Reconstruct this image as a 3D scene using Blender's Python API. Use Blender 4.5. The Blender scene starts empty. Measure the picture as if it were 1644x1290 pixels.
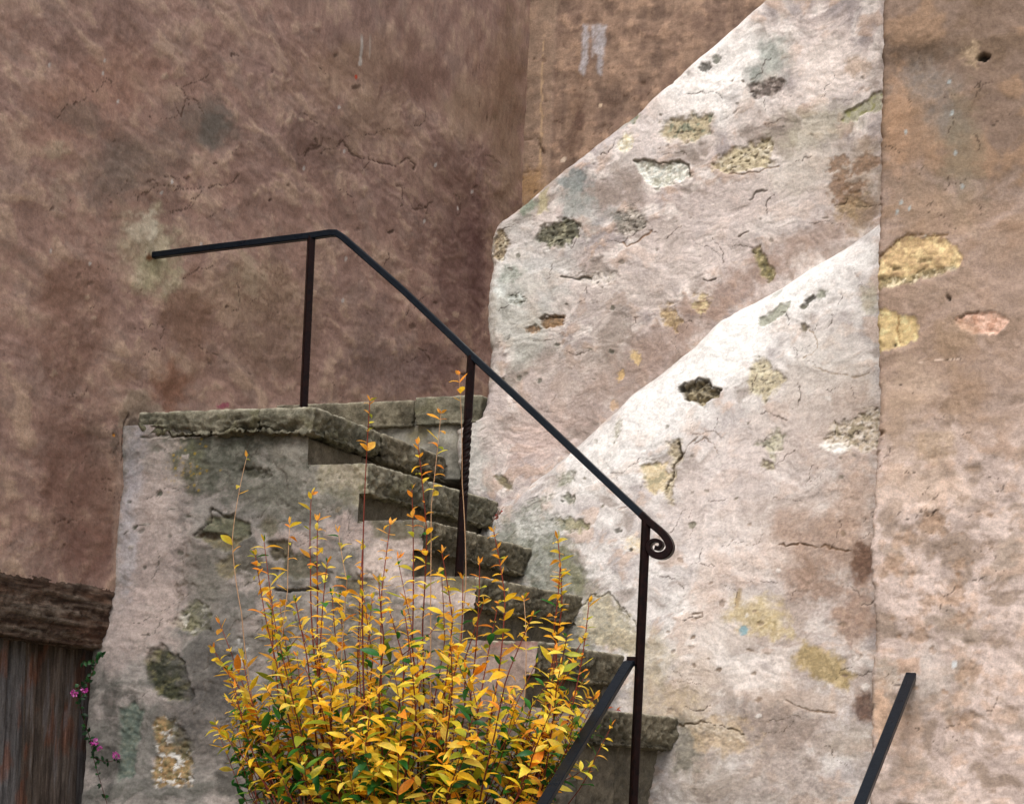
import bpy, math, random
import numpy as np
random.seed(7)
rng = np.random.default_rng(7)
scene = bpy.context.scene
COL = scene.collection

# ------------------------------------------------------------------ camera model
F, CX, CY = 3240., 822., 1250.          # focal length and principal point in photo pixels
ROLL = math.radians(2.6)
cr, sr = math.cos(ROLL), math.sin(ROLL)
EYE = 1.65                              # eye height above the ground
def ray(px, py):
    x = (px-CX)/F; y = -(py-CY)/F
    return np.array([x*cr-y*sr, 1.0, x*sr+y*cr])
CORNER = ray(515, 655)*9.0              # front corner of the landing, relative to the eye
TH = math.radians(23.4)
U = np.array([math.cos(TH), -math.sin(TH), 0])     # along the stair, downwards
V = np.array([math.sin(TH), math.cos(TH), 0])      # away, into the building
# stair frame (a,b,z): a along U, b along V from the landing corner, z above the eye
def W(a, b, z):
    a, b, z = np.broadcast_arrays(np.asarray(a, float), np.asarray(b, float), np.asarray(z, float))
    return np.stack([CORNER[0]+a*U[0]+b*V[0], CORNER[1]+a*U[1]+b*V[1], z+EYE], -1)
def proj(a, b, z):
    p = W(a, b, z); x = p[..., 0]/p[..., 1]; q = (p[..., 2]-EYE)/p[..., 1]
    return CX+F*(x*cr+q*sr), CY-F*(q*cr-x*sr)
def atb(px, py, b):
    r = ray(px, py); t = (b+CORNER@V)/(r@V); q = r*t-CORNER
    return q@U, r[2]*t
def ata(px, py, a):
    r = ray(px, py); t = (a+CORNER@U)/(r@U); q = r*t-CORNER
    return q@V, r[2]*t

# ------------------------------------------------------------------ noise
_ang = rng.random(256)*2*np.pi
G2 = np.stack([np.cos(_ang), np.sin(_ang)], -1)
_g3 = rng.normal(size=(256, 3)); G3 = _g3/np.linalg.norm(_g3, axis=1)[:, None]
def _h(*idx):
    h = np.zeros(idx[0].shape, np.uint32)
    for k, i in enumerate(idx):
        h = (h ^ i.astype(np.int64).astype(np.uint32))*np.uint32([374761393, 668265263, 2246822519, 3266489917][k])
        h ^= h >> np.uint32(15)
    h *= np.uint32(1274126177); h ^= h >> np.uint32(13)
    return (h & np.uint32(255)).astype(np.int32)
def pn2(x, y, seed):
    xi = np.floor(x); yi = np.floor(y); fx = x-xi; fy = y-yi
    u = fx*fx*fx*(fx*(fx*6-15)+10); v = fy*fy*fy*(fy*(fy*6-15)+10)
    s = np.full(x.shape, seed)
    def g(i, j):
        q = G2[_h(xi+i, yi+j, s)]
        return q[..., 0]*(fx-i)+q[..., 1]*(fy-j)
    a = g(0, 0); a = a+u*(g(1, 0)-a); b = g(0, 1); b = b+u*(g(1, 1)-b)
    return (a+v*(b-a))*1.5
def fbm(x, y, o=5, seed=0, gain=.5):
    r = np.zeros(np.shape(x)); amp = 1.; f = 1.; n = 0
    for k in range(o):
        r += amp*pn2(x*f+k*7.3, y*f-k*3.1, seed*31+k); n += amp; amp *= gain; f *= 2.07
    return r/n*1.6
def pn3(p, seed):
    i = np.floor(p); f = p-i; w = f*f*f*(f*(f*6-15)+10); s = np.full(p.shape[:-1], seed)
    r = 0
    for dx in (0, 1):
        for dy in (0, 1):
            for dz in (0, 1):
                g = G3[_h(i[..., 0]+dx, i[..., 1]+dy, i[..., 2]+dz, s)]
                d = f-np.array([dx, dy, dz])
                ww = (w[..., 0] if dx else 1-w[..., 0])*(w[..., 1] if dy else 1-w[..., 1])*(w[..., 2] if dz else 1-w[..., 2])
                r = r+ww*(g*d).sum(-1)
    return r*1.5
def fbm3(p, o=4, seed=0, gain=.5):
    r = 0; amp = 1.; f = 1.; n = 0
    for k in range(o):
        r = r+amp*pn3(p*f+k*5.7, seed*31+k); n += amp; amp *= gain; f *= 2.07
    return r/n*1.6
def sm(e0, e1, x):
    t = np.clip((x-e0)/(e1-e0), 0, 1); return t*t*(3-2*t)
def c(r, g, b, k=1.0):
    v = np.array([r, g, b])/255.
    return np.where(v <= .04045, v/12.92, ((v+.055)/1.055)**2.4)*k

# ------------------------------------------------------------------ mesh helpers
def link(o, parent=None):
    COL.objects.link(o)
    if parent is not None: o.parent = parent
    return o
def tag(o, label=None, cat=None, group=None, kind=None):
    for k, v in (('label', label), ('category', cat), ('group', group), ('kind', kind)):
        if v: o[k] = v
    return o
def empty(name, label=None, cat=None, group=None):
    return tag(link(bpy.data.objects.new(name, None)), label, cat, group)
def mesh(name, verts, quads, mat, parent=None, cols=None, smooth=True, tris=None):
    verts = np.asarray(verts, np.float32).reshape(-1, 3)
    quads = np.asarray(quads, np.int32).reshape(-1, 4)
    tris = np.zeros((0, 3), np.int32) if tris is None else np.asarray(tris, np.int32).reshape(-1, 3)
    me = bpy.data.meshes.new(name)
    me.vertices.add(len(verts)); me.vertices.foreach_set('co', verts.ravel())
    nl = quads.size+tris.size
    me.loops.add(nl); me.loops.foreach_set('vertex_index', np.concatenate([quads.ravel(), tris.ravel()]))
    me.polygons.add(len(quads)+len(tris))
    ls = np.concatenate([np.arange(len(quads))*4, quads.size+np.arange(len(tris))*3]).astype(np.int32)
    me.polygons.foreach_set('loop_start', ls)
    me.polygons.foreach_set('use_smooth', np.full(len(ls), smooth))
    me.update(calc_edges=True); me.validate()
    if cols is not None:
        cols = np.asarray(cols).reshape(-1, 3)
        at = me.color_attributes.new('Col', 'FLOAT_COLOR', 'POINT')
        at.data.foreach_set('color', np.concatenate([cols, np.ones((len(cols), 1))], 1).astype(np.float32).ravel())
    me.materials.append(mat)
    return link(bpy.data.objects.new(name, me), parent)

# ------------------------------------------------------------------ materials
def newmat(name):
    m = bpy.data.materials.new(name); m.use_nodes = True
    nt = m.node_tree; nt.nodes.clear()
    out = nt.nodes.new('ShaderNodeOutputMaterial'); b = nt.nodes.new('ShaderNodeBsdfPrincipled')
    nt.links.new(b.outputs[0], out.inputs[0])
    return m, nt, b, out
def noise(nt, scale, detail=6, rough=.6, stretch=(1, 1, 1), rot=(0, 0, 0), dist=0, pre=None):
    g = nt.nodes.new('ShaderNodeNewGeometry'); src = g.outputs['Position']
    if pre is not None:
        vr = nt.nodes.new('ShaderNodeVectorRotate'); vr.rotation_type = 'Z_AXIS'; vr.inputs['Angle'].default_value = pre
        nt.links.new(src, vr.inputs['Vector']); src = vr.outputs[0]
    mp = nt.nodes.new('ShaderNodeMapping')
    mp.inputs['Scale'].default_value = stretch; mp.inputs['Rotation'].default_value = rot
    nt.links.new(src, mp.inputs['Vector'])
    n = nt.nodes.new('ShaderNodeTexNoise'); n.inputs['Scale'].default_value = scale
    n.inputs['Detail'].default_value = detail; n.inputs['Roughness'].default_value = rough
    n.inputs['Distortion'].default_value = dist
    nt.links.new(mp.outputs[0], n.inputs['Vector'])
    return n.outputs['Fac']
def mrange(nt, s, a, b, c_, d):
    n = nt.nodes.new('ShaderNodeMapRange')
    for k, v in zip(('From Min', 'From Max', 'To Min', 'To Max'), (a, b, c_, d)): n.inputs[k].default_value = v
    nt.links.new(s, n.inputs['Value']); return n.outputs[0]
def math_(nt, op, a, b):
    n = nt.nodes.new('ShaderNodeMath'); n.operation = op
    for i, v in enumerate((a, b)):
        if isinstance(v, (int, float)): n.inputs[i].default_value = v
        else: nt.links.new(v, n.inputs[i])
    return n.outputs[0]
def surf(name, rough=.92, grain=.5, bump=.5, dist=.012, stroke=True, scales=(22, 75, 240)):
    """painted colour attribute x fine procedural grain, with a fine bump"""
    m, nt, b, out = newmat(name)
    at = nt.nodes.new('ShaderNodeAttribute'); at.attribute_name = 'Col'
    n1 = noise(nt, scales[0], 8, .68, dist=.25); n2 = noise(nt, scales[1], 6, .7); n3 = noise(nt, scales[2], 3, .6)
    f = math_(nt, 'MULTIPLY', mrange(nt, n1, .25, .75, 1-.45*grain, 1+.45*grain), mrange(nt, n2, .25, .75, 1-.5*grain, 1+.5*grain))
    f = math_(nt, 'MULTIPLY', f, mrange(nt, n3, .25, .75, 1-.35*grain, 1+.35*grain))
    h = math_(nt, 'ADD', math_(nt, 'MULTIPLY', n1, .7), math_(nt, 'MULTIPLY', n2, .5))
    h = math_(nt, 'ADD', h, math_(nt, 'MULTIPLY', n3, .22))
    if stroke:
        s1 = noise(nt, 16, 5, .6, (1, 1, 3.2), (0, .6, .2), dist=.4)
        s2 = noise(nt, 20, 5, .6, (2.6, 2.6, 1), (.3, .5, 0), dist=.4)
        f = math_(nt, 'MULTIPLY', f, mrange(nt, s1, .3, .7, 1-.12*grain, 1+.12*grain))
        f = math_(nt, 'MULTIPLY', f, mrange(nt, s2, .3, .7, 1-.10*grain, 1+.10*grain))
        h = math_(nt, 'ADD', h, math_(nt, 'MULTIPLY', s1, .14))
        h = math_(nt, 'ADD', h, math_(nt, 'MULTIPLY', s2, .12))
    mx = nt.nodes.new('ShaderNodeVectorMath'); mx.operation = 'SCALE'
    nt.links.new(at.outputs['Color'], mx.inputs[0]); nt.links.new(f, mx.inputs['Scale'])
    nt.links.new(mx.outputs[0], b.inputs['Base Color'])
    b.inputs['Roughness'].default_value = rough; b.inputs['Specular IOR Level'].default_value = .2
    bp = nt.nodes.new('ShaderNodeBump'); bp.inputs['Strength'].default_value = bump; bp.inputs['Distance'].default_value = dist
    nt.links.new(h, bp.inputs['Height']); nt.links.new(bp.outputs[0], b.inputs['Normal'])
    return m
M_PLASTER = surf('aged_plaster', .93, .50, .55, .009, True, (24, 85, 330))
M_BROWN = surf('brown_plaster', .93, .48, .55, .009, True, (24, 85, 330))
M_STONE = surf('hewn_stone', .92, .75, .9, .014, False, (30, 95, 300))
def wood(name, stretch):
    m, nt, b, out = newmat(name)
    at = nt.nodes.new('ShaderNodeAttribute'); at.attribute_name = 'Col'
    n1 = noise(nt, 6, 8, .7, stretch, pre=TH, dist=.3); n2 = noise(nt, 22, 6, .7, stretch, pre=TH); n3 = noise(nt, 120, 4, .6)
    f = math_(nt, 'MULTIPLY', mrange(nt, n1, .3, .7, .45, 1.5), mrange(nt, n2, .3, .7, .55, 1.4))
    f = math_(nt, 'MULTIPLY', f, mrange(nt, n3, .3, .7, .8, 1.2))
    mx = nt.nodes.new('ShaderNodeVectorMath'); mx.operation = 'SCALE'
    nt.links.new(at.outputs['Color'], mx.inputs[0]); nt.links.new(f, mx.inputs['Scale']); nt.links.new(mx.outputs[0], b.inputs['Base Color'])
    b.inputs['Roughness'].default_value = .8; b.inputs['Specular IOR Level'].default_value = .2
    h = math_(nt, 'ADD', n1, math_(nt, 'MULTIPLY', n2, .6))
    bp = nt.nodes.new('ShaderNodeBump'); bp.inputs['Strength'].default_value = .9; bp.inputs['Distance'].default_value = .012
    nt.links.new(h, bp.inputs['Height']); nt.links.new(bp.outputs[0], b.inputs['Normal'])
    return m
M_BEAM = wood('beam_wood', (9, 1.1, 9)); M_PLANK = wood('plank_wood', (7, 7, .6))
M_GROUND = surf('ground', .95, .6, .8, .02, False)
def iron(name, base, rough, spec, rust=(5, 2.6, 1.8)):
    m, nt, b, out = newmat(name)
    n = noise(nt, 40, 6, .7); n2 = noise(nt, 9, 3, .5)
    r = nt.nodes.new('ShaderNodeValToRGB'); r.color_ramp.elements[0].position = .35; r.color_ramp.elements[1].position = .75
    r.color_ramp.elements[0].color = (*base, 1); r.color_ramp.elements[1].color = (base[0]*rust[0], base[1]*rust[1], base[2]*rust[2], 1)
    nt.links.new(n, r.inputs[0]); nt.links.new(r.outputs[0], b.inputs['Base Color'])
    nt.links.new(mrange(nt, n2, .3, .7, rough-.1, rough+.12), b.inputs['Roughness'])
    b.inputs['Specular IOR Level'].default_value = spec
    bp = nt.nodes.new('ShaderNodeBump'); bp.inputs['Strength'].default_value = .35; bp.inputs['Distance'].default_value = .003
    nt.links.new(n, bp.inputs['Height']); nt.links.new(bp.outputs[0], b.inputs['Normal'])
    return m
M_IRON = iron('painted_iron', (.0035, .0022, .0026), .38, .09)
M_RAIL = iron('worn_iron', (.003, .0055, .0095), .34, .16, (2, 1.8, 1.6))
def leafmat(name, trans=.35):
    m, nt, b, out = newmat(name)
    at = nt.nodes.new('ShaderNodeAttribute'); at.attribute_name = 'Col'
    n = noise(nt, 90, 4, .6)
    mx = nt.nodes.new('ShaderNodeVectorMath'); mx.operation = 'SCALE'
    nt.links.new(at.outputs['Color'], mx.inputs[0]); nt.links.new(mrange(nt, n, .3, .7, .88, 1.16), mx.inputs['Scale'])
    nt.links.new(mx.outputs[0], b.inputs['Base Color']); b.inputs['Roughness'].default_value = .45
    b.inputs['Specular IOR Level'].default_value = .35
    t = nt.nodes.new('ShaderNodeBsdfTranslucent'); nt.links.new(mx.outputs[0], t.inputs['Color'])
    ms = nt.nodes.new('ShaderNodeMixShader'); ms.inputs[0].default_value = trans
    nt.links.new(b.outputs[0], ms.inputs[1]); nt.links.new(t.outputs[0], ms.inputs[2]); nt.links.new(ms.outputs[0], out.inputs[0])
    return m
M_LEAF = leafmat('leaf', .48)
M_STEM = surf('bark', .8, .4, .4, .002, False, (60, 200, 500))

# ------------------------------------------------------------------ wall sheets: a relief on a plane, painted with its own stains and stones
class Sheet:
    def __init__(s, axis, S, Z, base):
        """axis 'b': plane b=base seen from -b, S is a.  axis 'a': plane a=base seen from +a, S is b."""
        s.axis, s.S, s.Z = axis, S, Z
        s.base = np.broadcast_to(np.asarray(base, float), S.shape).copy()
        s.d = np.zeros(S.shape); s.col = np.ones(S.shape+(3,))*.5
        s.keep = None; s.soften = 1.; s.desat = 0.; s.feather = 1.
        s.px, s.py = proj(S, s.base, Z) if axis == 'b' else proj(s.base, S, Z)
        s.n = 0
    def mix(s, col, m):
        s.col += (np.asarray(col)-s.col)*m[..., None]
    def sub(s, x0, y0, x1, y1):
        return np.nonzero((s.px > x0) & (s.px < x1) & (s.py > y0) & (s.py < y1))
    def _apply(s, ix, m, col, st, dep, rough, pits):
        s.n += 1
        S, Z = s.S[ix], s.Z[ix]
        cols = col if isinstance(col, (list, tuple)) else [col]
        cols = [np.asarray(q)*(1-s.desat)+np.mean(q)*s.desat for q in cols]
        st = st*s.soften; rough = rough*s.soften
        k = fbm(S/.026, Z/.020, 5, 900+s.n, .65)
        cc = np.broadcast_to(np.asarray(cols[0]), S.shape+(3,)).copy()
        if len(cols) > 1:
            t = sm(-.4, .5, k); cc = cc+(np.asarray(cols[1])-cc)*t[:, None]
        if len(cols) > 2:
            t = sm(.1, .35, fbm(S/.05+9, Z/.05, 4, 700+s.n, .6)); cc = cc+(np.asarray(cols[2])-cc)*t[:, None]
        mm = (m*st)[:, None]
        s.col[ix] += (cc-s.col[ix])*mm
        if dep: s.d[ix] -= dep*m
        if rough:
            s.d[ix] += .55*rough*m*(fbm(S/.05, Z/.035, 5, 300+s.n, .6)-.2)
        if pits:
            q = pn2(S/.018+.6*fbm(S/.03, Z/.03, 2, 41), Z/.012, 500+s.n)
            t = sm(.36, .6, q)*m
            s.d[ix] -= .6*pits*t
            s.col[ix] *= (1-.5*t)[:, None]
    def ell(s, cx, cy, rx, ry, ang, col, st=1., nz=.5, soft=.35, dep=0, rough=0, pits=0):
        R = max(rx, ry)*(1.05+soft+1.3*nz)
        ix = s.sub(cx-R, cy-R, cx+R, cy+R)
        if not len(ix[0]): return
        x = s.px[ix]-cx; y = s.py[ix]-cy; A = math.radians(ang)
        xr = x*math.cos(A)+y*math.sin(A); yr = -x*math.sin(A)+y*math.cos(A)
        q = np.sqrt((xr/rx)**2+(yr/ry)**2)
        k = 2.2/max(min(rx, ry), 6)
        q = q+nz*fbm(xr*k*.5+cx, yr*k*.5+cy, 4, 11+s.n, .6)
        s._apply(ix, sm(1+soft, 1-soft, q), col, st, dep, rough, pits)
    def poly(s, pts, col, st=1., nz=4., soft=3., dep=0, rough=0, pits=0):
        p = np.array(pts, float); soft *= s.feather; nz *= s.feather
        pad = soft+nz*2.2+3
        ix = s.sub(p[:, 0].min()-pad, p[:, 1].min()-pad, p[:, 0].max()+pad, p[:, 1].max()+pad)
        if not len(ix[0]): return
        x, y = s.px[ix], s.py[ix]
        dist = np.full(x.shape, 1e9); ins = np.zeros(x.shape, bool)
        for i in range(len(p)):
            (x0, y0), (x1, y1) = p[i], p[(i+1) % len(p)]
            ex, ey = x1-x0, y1-y0
            t = np.clip(((x-x0)*ex+(y-y0)*ey)/(ex*ex+ey*ey+1e-9), 0, 1)
            dist = np.minimum(dist, np.hypot(x-x0-t*ex, y-y0-t*ey))
            if y0 != y1:
                ins ^= ((y0 > y) != (y1 > y)) & (x < (x1-x0)*(y-y0)/(y1-y0)+x0)
        sd = np.where(ins, dist, -dist)+nz*fbm(x/14, y/14, 4, 77+s.n, .6)
        s._apply(ix, sm(-soft, soft, sd), col, st, dep, rough, pits)
    def crack(s, pts, w=1.6, col=None, dep=.006, jit=3.):
        col = c(70, 55, 45) if col is None else col
        p = np.array(pts, float); pad = w*3+jit*2
        ix = s.sub(p[:, 0].min()-pad, p[:, 1].min()-pad, p[:, 0].max()+pad, p[:, 1].max()+pad)
        if not len(ix[0]): return
        s.n += 1
        x = s.px[ix]+jit*fbm(s.px[ix]/18, s.py[ix]/18, 4, 5+s.n); y = s.py[ix]+jit*fbm(s.px[ix]/18+40, s.py[ix]/18, 4, 6+s.n)
        dist = np.full(x.shape, 1e9)
        for i in range(len(p)-1):
            (x0, y0), (x1, y1) = p[i], p[i+1]; ex, ey = x1-x0, y1-y0
            t = np.clip(((x-x0)*ex+(y-y0)*ey)/(ex*ex+ey*ey+1e-9), 0, 1)
            dist = np.minimum(dist, np.hypot(x-x0-t*ex, y-y0-t*ey))
        ww = w*(.75+.7*fbm(s.px[ix]/25, s.py[ix]/25, 3, 8+s.n))
        m = sm(1.4, .5, dist/np.maximum(ww, .3))
        s.col[ix] += (np.asarray(col)-s.col[ix])*(m*.8)[:, None]
        s.d[ix] -= dep*m
    def scatter_cracks(s, box, n, seed, length=(14, 55), col=None, w=1.3):
        r = random.Random(seed)
        for i in range(n):
            x = r.uniform(box[0], box[2]); y = r.uniform(box[1], box[3]); a = r.uniform(-.9, .5); pts = [(x, y)]
            L = r.uniform(*length)
            for k in range(4):
                a += r.uniform(-.7, .7); x += L/4*math.cos(a); y += L/4*math.sin(a); pts.append((x, y))
            s.crack(pts, r.uniform(.35, w*.9), col, r.uniform(.0005, .003), 5)
    def chips(s, box, n, seed, col, size=(3, 9), dep=.004):
        r = random.Random(seed)
        for i in range(n):
            z = r.uniform(*size)
            s.ell(r.uniform(box[0], box[2]), r.uniform(box[1], box[3]), z, z*r.uniform(.4, .9), r.uniform(-50, 30), col, r.uniform(.5, 1), .6, .3, dep, dep*.6)
    def plaster(s, tones, seed, relief=1., big=1., sx=1., ks=1., wa=.05, streak=0.):
        S, Z = s.S/sx, s.Z
        wx = fbm(S/.35, Z/.35, 3, seed)*wa; wz = fbm(S/.35+7, Z/.35, 3, seed+1)*wa
        x, z = S+wx, Z+wz
        n1 = fbm(x/(.62*big), z/(.5*big), 5, seed+2); n2 = fbm(x/.26, z/.2, 5, seed+3, .55)
        n3 = fbm(x/.12, z/.09, 5, seed+4, .55); n4 = fbm(x/.05, z/.04, 4, seed+5, .6); n5 = fbm(x/.2+3, z/.16, 5, seed+6, .62)
        def strokes(ang, sd):
            ca, sa = math.cos(ang), math.sin(ang)
            p, q = x*ca+z*sa, -x*sa+z*ca
            return fbm(p/.14, q/.026, 4, sd, .55)
        st = strokes(.6, seed+8); st2 = strokes(-.35, seed+9)
        w = sm(-.15, .15, fbm(x/.3, z/.3, 3, seed+10)); st = ks*(st*w+st2*(1-w))
        s.col[:] = tones[0]
        s.mix(tones[1], sm(-.3, .35, n1))
        s.mix(tones[2], sm(-.02, .4, n2)*.85)
        s.mix(tones[3], sm(.02, .42, n5)*.75)
        s.mix(tones[4], sm(.12, .5, n3+.5*n2)*.8)
        s.mix(tones[5], sm(.15, .5, -n2+.25*st)*.75)
        s.col *= (1+.13*n3+.085*st+.11*n4)[..., None]
        s.d += relief*(.014*n1+.008*n2+.0035*n3+.0018*st+.0010*n4)
        # short tool ridges and flakes
        rd = np.abs(fbm(x/.11, z/.06, 4, seed+12)); rm = sm(.12, .3, fbm(x/.22, z/.22, 3, seed+13))
        s.d -= relief*.0022*sm(.05, .0, rd)*rm
        s.col *= (1-.18*sm(.035, .0, rd)*rm)[..., None]
        if streak:
            sk = fbm(S/.07, Z/.55, 4, seed+15, .6); s.mix(tones[5], sm(.05, .5, sk)*streak); s.mix(tones[4], sm(.1, .5, -sk)*streak*.7)
        s.nz = dict(n1=n1, n2=n2, n3=n3, st=st, n5=n5)
    def pos(s, S, Z, o):
        return W(S, s.base-o if np.ndim(o) == 0 or o.shape == s.base.shape else 0, Z)
    def build(s, name, mat, parent=None, thick=.3, round_=None, rr=.05):
        ny, nx = s.S.shape
        if s.axis == 'b': P = W(s.S, s.base-s.d, s.Z); back = W(s.S, s.base+thick, s.Z)
        else: P = W(s.base+s.d, s.S, s.Z); back = W(s.base-thick, s.S, s.Z)
        idx = np.arange(ny*nx).reshape(ny, nx)
        q = np.stack([idx[:-1, :-1], idx[:-1, 1:], idx[1:, 1:], idx[1:, :-1]], -1)   # seen from outside
        if s.keep is not None: q = q[s.keep]
        q = q.reshape(-1, 4)
        verts = P.reshape(-1, 3); cols = s.col.reshape(-1, 3)
        if s.keep is None:
            ring = np.concatenate([idx[0, :], idx[1:, -1], idx[-1, -2::-1], idx[-2:0:-1, 0]])
            n0 = len(verts); m = len(ring)
            verts = np.concatenate([verts, back.reshape(-1, 3)[ring]]); cols = np.concatenate([cols, cols[ring]])
            r0 = ring; r1 = n0+np.arange(m)
            q = np.concatenate([q, np.stack([r0, r1, np.roll(r1, -1), np.roll(r0, -1)], -1)])
            L = n0+np.concatenate([[0], m-np.arange(1, ny-1), [2*(nx-1)+ny-1]])   # left back column, bottom to top
            Rr = n0+nx-1+np.arange(ny)
            q = np.concatenate([q, np.stack([L[:-1], L[1:], Rr[1:], Rr[:-1]], -1)])
        else:
            used = np.unique(q); mp = np.zeros(len(verts), np.int64); mp[used] = np.arange(len(used))
            verts = verts[used]; cols = cols[used]; q = mp[q]
        return mesh(name, verts, q, mat, parent, np.clip(cols, .002, .95))
def axis_pts(*segs):
    """segs: (start, end, step) pieces joined into one coordinate list"""
    r = []
    for a, b, st in segs:
        n = max(1, int(round((b-a)/st))); r.extend(np.linspace(a, b, n, endpoint=False))
    r.append(segs[-1][1]); return np.array(r)
def edge_round(s, dist, r):
    t = np.clip(1-dist/r, 0, 1)
    s.d -= r*(1-np.sqrt(np.clip(1-t*t, 0, 1)))

# ------------------------------------------------------------------ rough stone blocks
def block_arrays(lo, hi, step=.012, r=.018, amp=.008, chunk=.012, seed=0, top_flat=True, tone=None, rough_faces=(1, 1, 1), foot=.012):
    lo, hi = np.array(lo, float), np.array(hi, float)
    n = np.maximum(1, np.round((hi-lo)/step).astype(int))
    V_, Q_ = [], []; off = 0
    for ax in range(3):
        i, j = [k for k in range(3) if k != ax]
        gi = np.linspace(lo[i], hi[i], n[i]+1); gj = np.linspace(lo[j], hi[j], n[j]+1)
        A, B = np.meshgrid(gi, gj, indexing='ij')
        for side in (0, 1):
            p = np.zeros(A.shape+(3,)); p[..., i] = A; p[..., j] = B; p[..., ax] = (hi if side else lo)[ax]
            idx = np.arange(A.size).reshape(A.shape)+off
            q = np.stack([idx[:-1, :-1], idx[1:, :-1], idx[1:, 1:], idx[:-1, 1:]], -1).reshape(-1, 4)
            flip = (side == 0) ^ (ax == 1)
            if flip: q = q[:, ::-1]
            V_.append(p.reshape(-1, 3)); Q_.append(q); off += A.size
    P = np.concatenate(V_); Q = np.concatenate(Q_)
    key = np.round(P*1e5).astype(np.int64)
    _, first, inv = np.unique(key, axis=0, return_index=True, return_inverse=True)
    P = P[first]; Q = inv.reshape(-1)[Q]
    inner = np.clip(P, lo+r, hi-r); nv = P-inner; ln = np.linalg.norm(nv, axis=1)[:, None]; nv = nv/np.maximum(ln, 1e-9)
    rr = r*(1+.8*fbm3(P/.06, 3, seed+3))[:, None]
    P0 = P; P = inner+nv*np.minimum(r, np.maximum(rr, r*.3))
    q = P0+seed*1.37
    f1 = fbm3(q/np.array([.11, .11, .07]), 4, seed, .55); f2 = fbm3(q/.035, 3, seed+1, .6); f3 = np.abs(fbm3(q/.06, 3, seed+2)); f4 = fbm3(q/.018, 3, seed+4, .6)
    w = np.ones(len(P))
    if top_flat: w = np.where(nv[:, 2] > .6, .2, 1.)
    w = w*(np.abs(nv)*np.array(rough_faces)).sum(1).clip(0, 1)
    # hewn fronts: fuller under the arris, undercut and broken towards the foot
    hz = np.clip((hi[2]-P0[:, 2])/max(1e-6, hi[2]-lo[2]), 0, 1); side = (np.abs(nv[:, 2]) < .6)
    grow = np.where(side, .25+.75*sm(.08, .35, hz), 1.)
    cut = np.where(side, chunk*1.6*sm(.55, 1.05, hz+.35*fbm3(q/.09, 3, seed+12)), 0)
    P = P+nv*(w*(grow*(chunk*f1+amp*f2+amp*.9*f4-amp*1.4*sm(.12, 0, f3))-cut))[:, None]
    if foot:
        up_ = np.where(np.abs(nv[:, 0])+np.abs(nv[:, 1]) > .5, 1., .4)*sm(.45, 1., hz)
        P[:, 2] += foot*up_*np.clip(fbm3(q/np.array([.10, .10, .3]), 4, seed+21, .6)+.15, 0, 1)
    t = tone or TONE
    k1 = sm(-.3, .35, fbm3(q/.2, 4, seed+5)); k2 = sm(0, .4, fbm3(q/.08, 4, seed+6, .6)); k3 = sm(.12, .45, fbm3(q/.12, 4, seed+7, .6))
    C = t[0]+(t[1]-t[0])*k1[:, None]; C = C+(t[2]-C)*(k2*.6)[:, None]; C = C+(t[3]-C)*(k3*.55)[:, None]
    # pale worn arris along the top edges
    dz = hi[2]-P0[:, 2]
    m = sm(.016, .0, dz)*sm(-.35, .15, fbm3(q/.05, 3, seed+8))
    C = C+(t[4]-C)*(m*.8)[:, None]
    C = C*(1+.25*f2)[:, None]
    return P, Q, C
SKEW = [0, .08, .08, .18, .13, .2]
def stone(name, blocks, parent, mat=None, skew=0, **kw):
    Vs, Qs, Cs = [], [], []; off = 0
    for k, b in enumerate(blocks):
        lo, hi = b[0], b[1]; kk = dict(kw)
        if len(b) > 2: kk.update(b[2])
        kk['seed'] = kk.get('seed', 1)+k*17
        P, Q, C = block_arrays(lo, hi, **kk)
        if skew: P[:, 0] += skew*np.clip(P[:, 1], 0, None)
        Vs.append(W(P[:, 0], P[:, 1], P[:, 2])); Qs.append(Q+off); Cs.append(C); off += len(P)
    return mesh(name, np.concatenate(Vs), np.concatenate(Qs), mat or M_STONE, parent, np.clip(np.concatenate(Cs), .004, .9))
TONE = [c(96, 90, 76), c(124, 116, 98), c(78, 74, 62), c(138, 130, 110), c(172, 164, 144)]
TONE_MOSS = [c(106, 102, 87), c(134, 128, 111), c(84, 83, 71), c(108, 104, 78), c(172, 166, 146)]
TONE_RISER = [c(104, 97, 84), c(126, 117, 102), c(84, 80, 72), c(128, 120, 104), c(130, 122, 106)]

#@@WALLS
# ================================================================== U : the upper sloping parapet
def prof(pts, b):
    q = np.array([atb(x, y, b) for x, y in pts]); return q[:, 0], q[:, 1]
K = 1.0
BU = 1.30
ea, ez = prof([(748, 830), (738, 790), (730, 740), (729, 690), (768, 668), (776, 640), (779, 600), (781, 560), (777, 520), (778, 470), (786, 425), (781, 400), (784, 370)], BU)
ta, tz = prof([(784, 372), (796, 356), (812, 345), (840, 324), (880, 290), (940, 241), (1020, 178), (1060, 141), (1140, 72), (1225, -2), (1320, -90)], BU)
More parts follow.
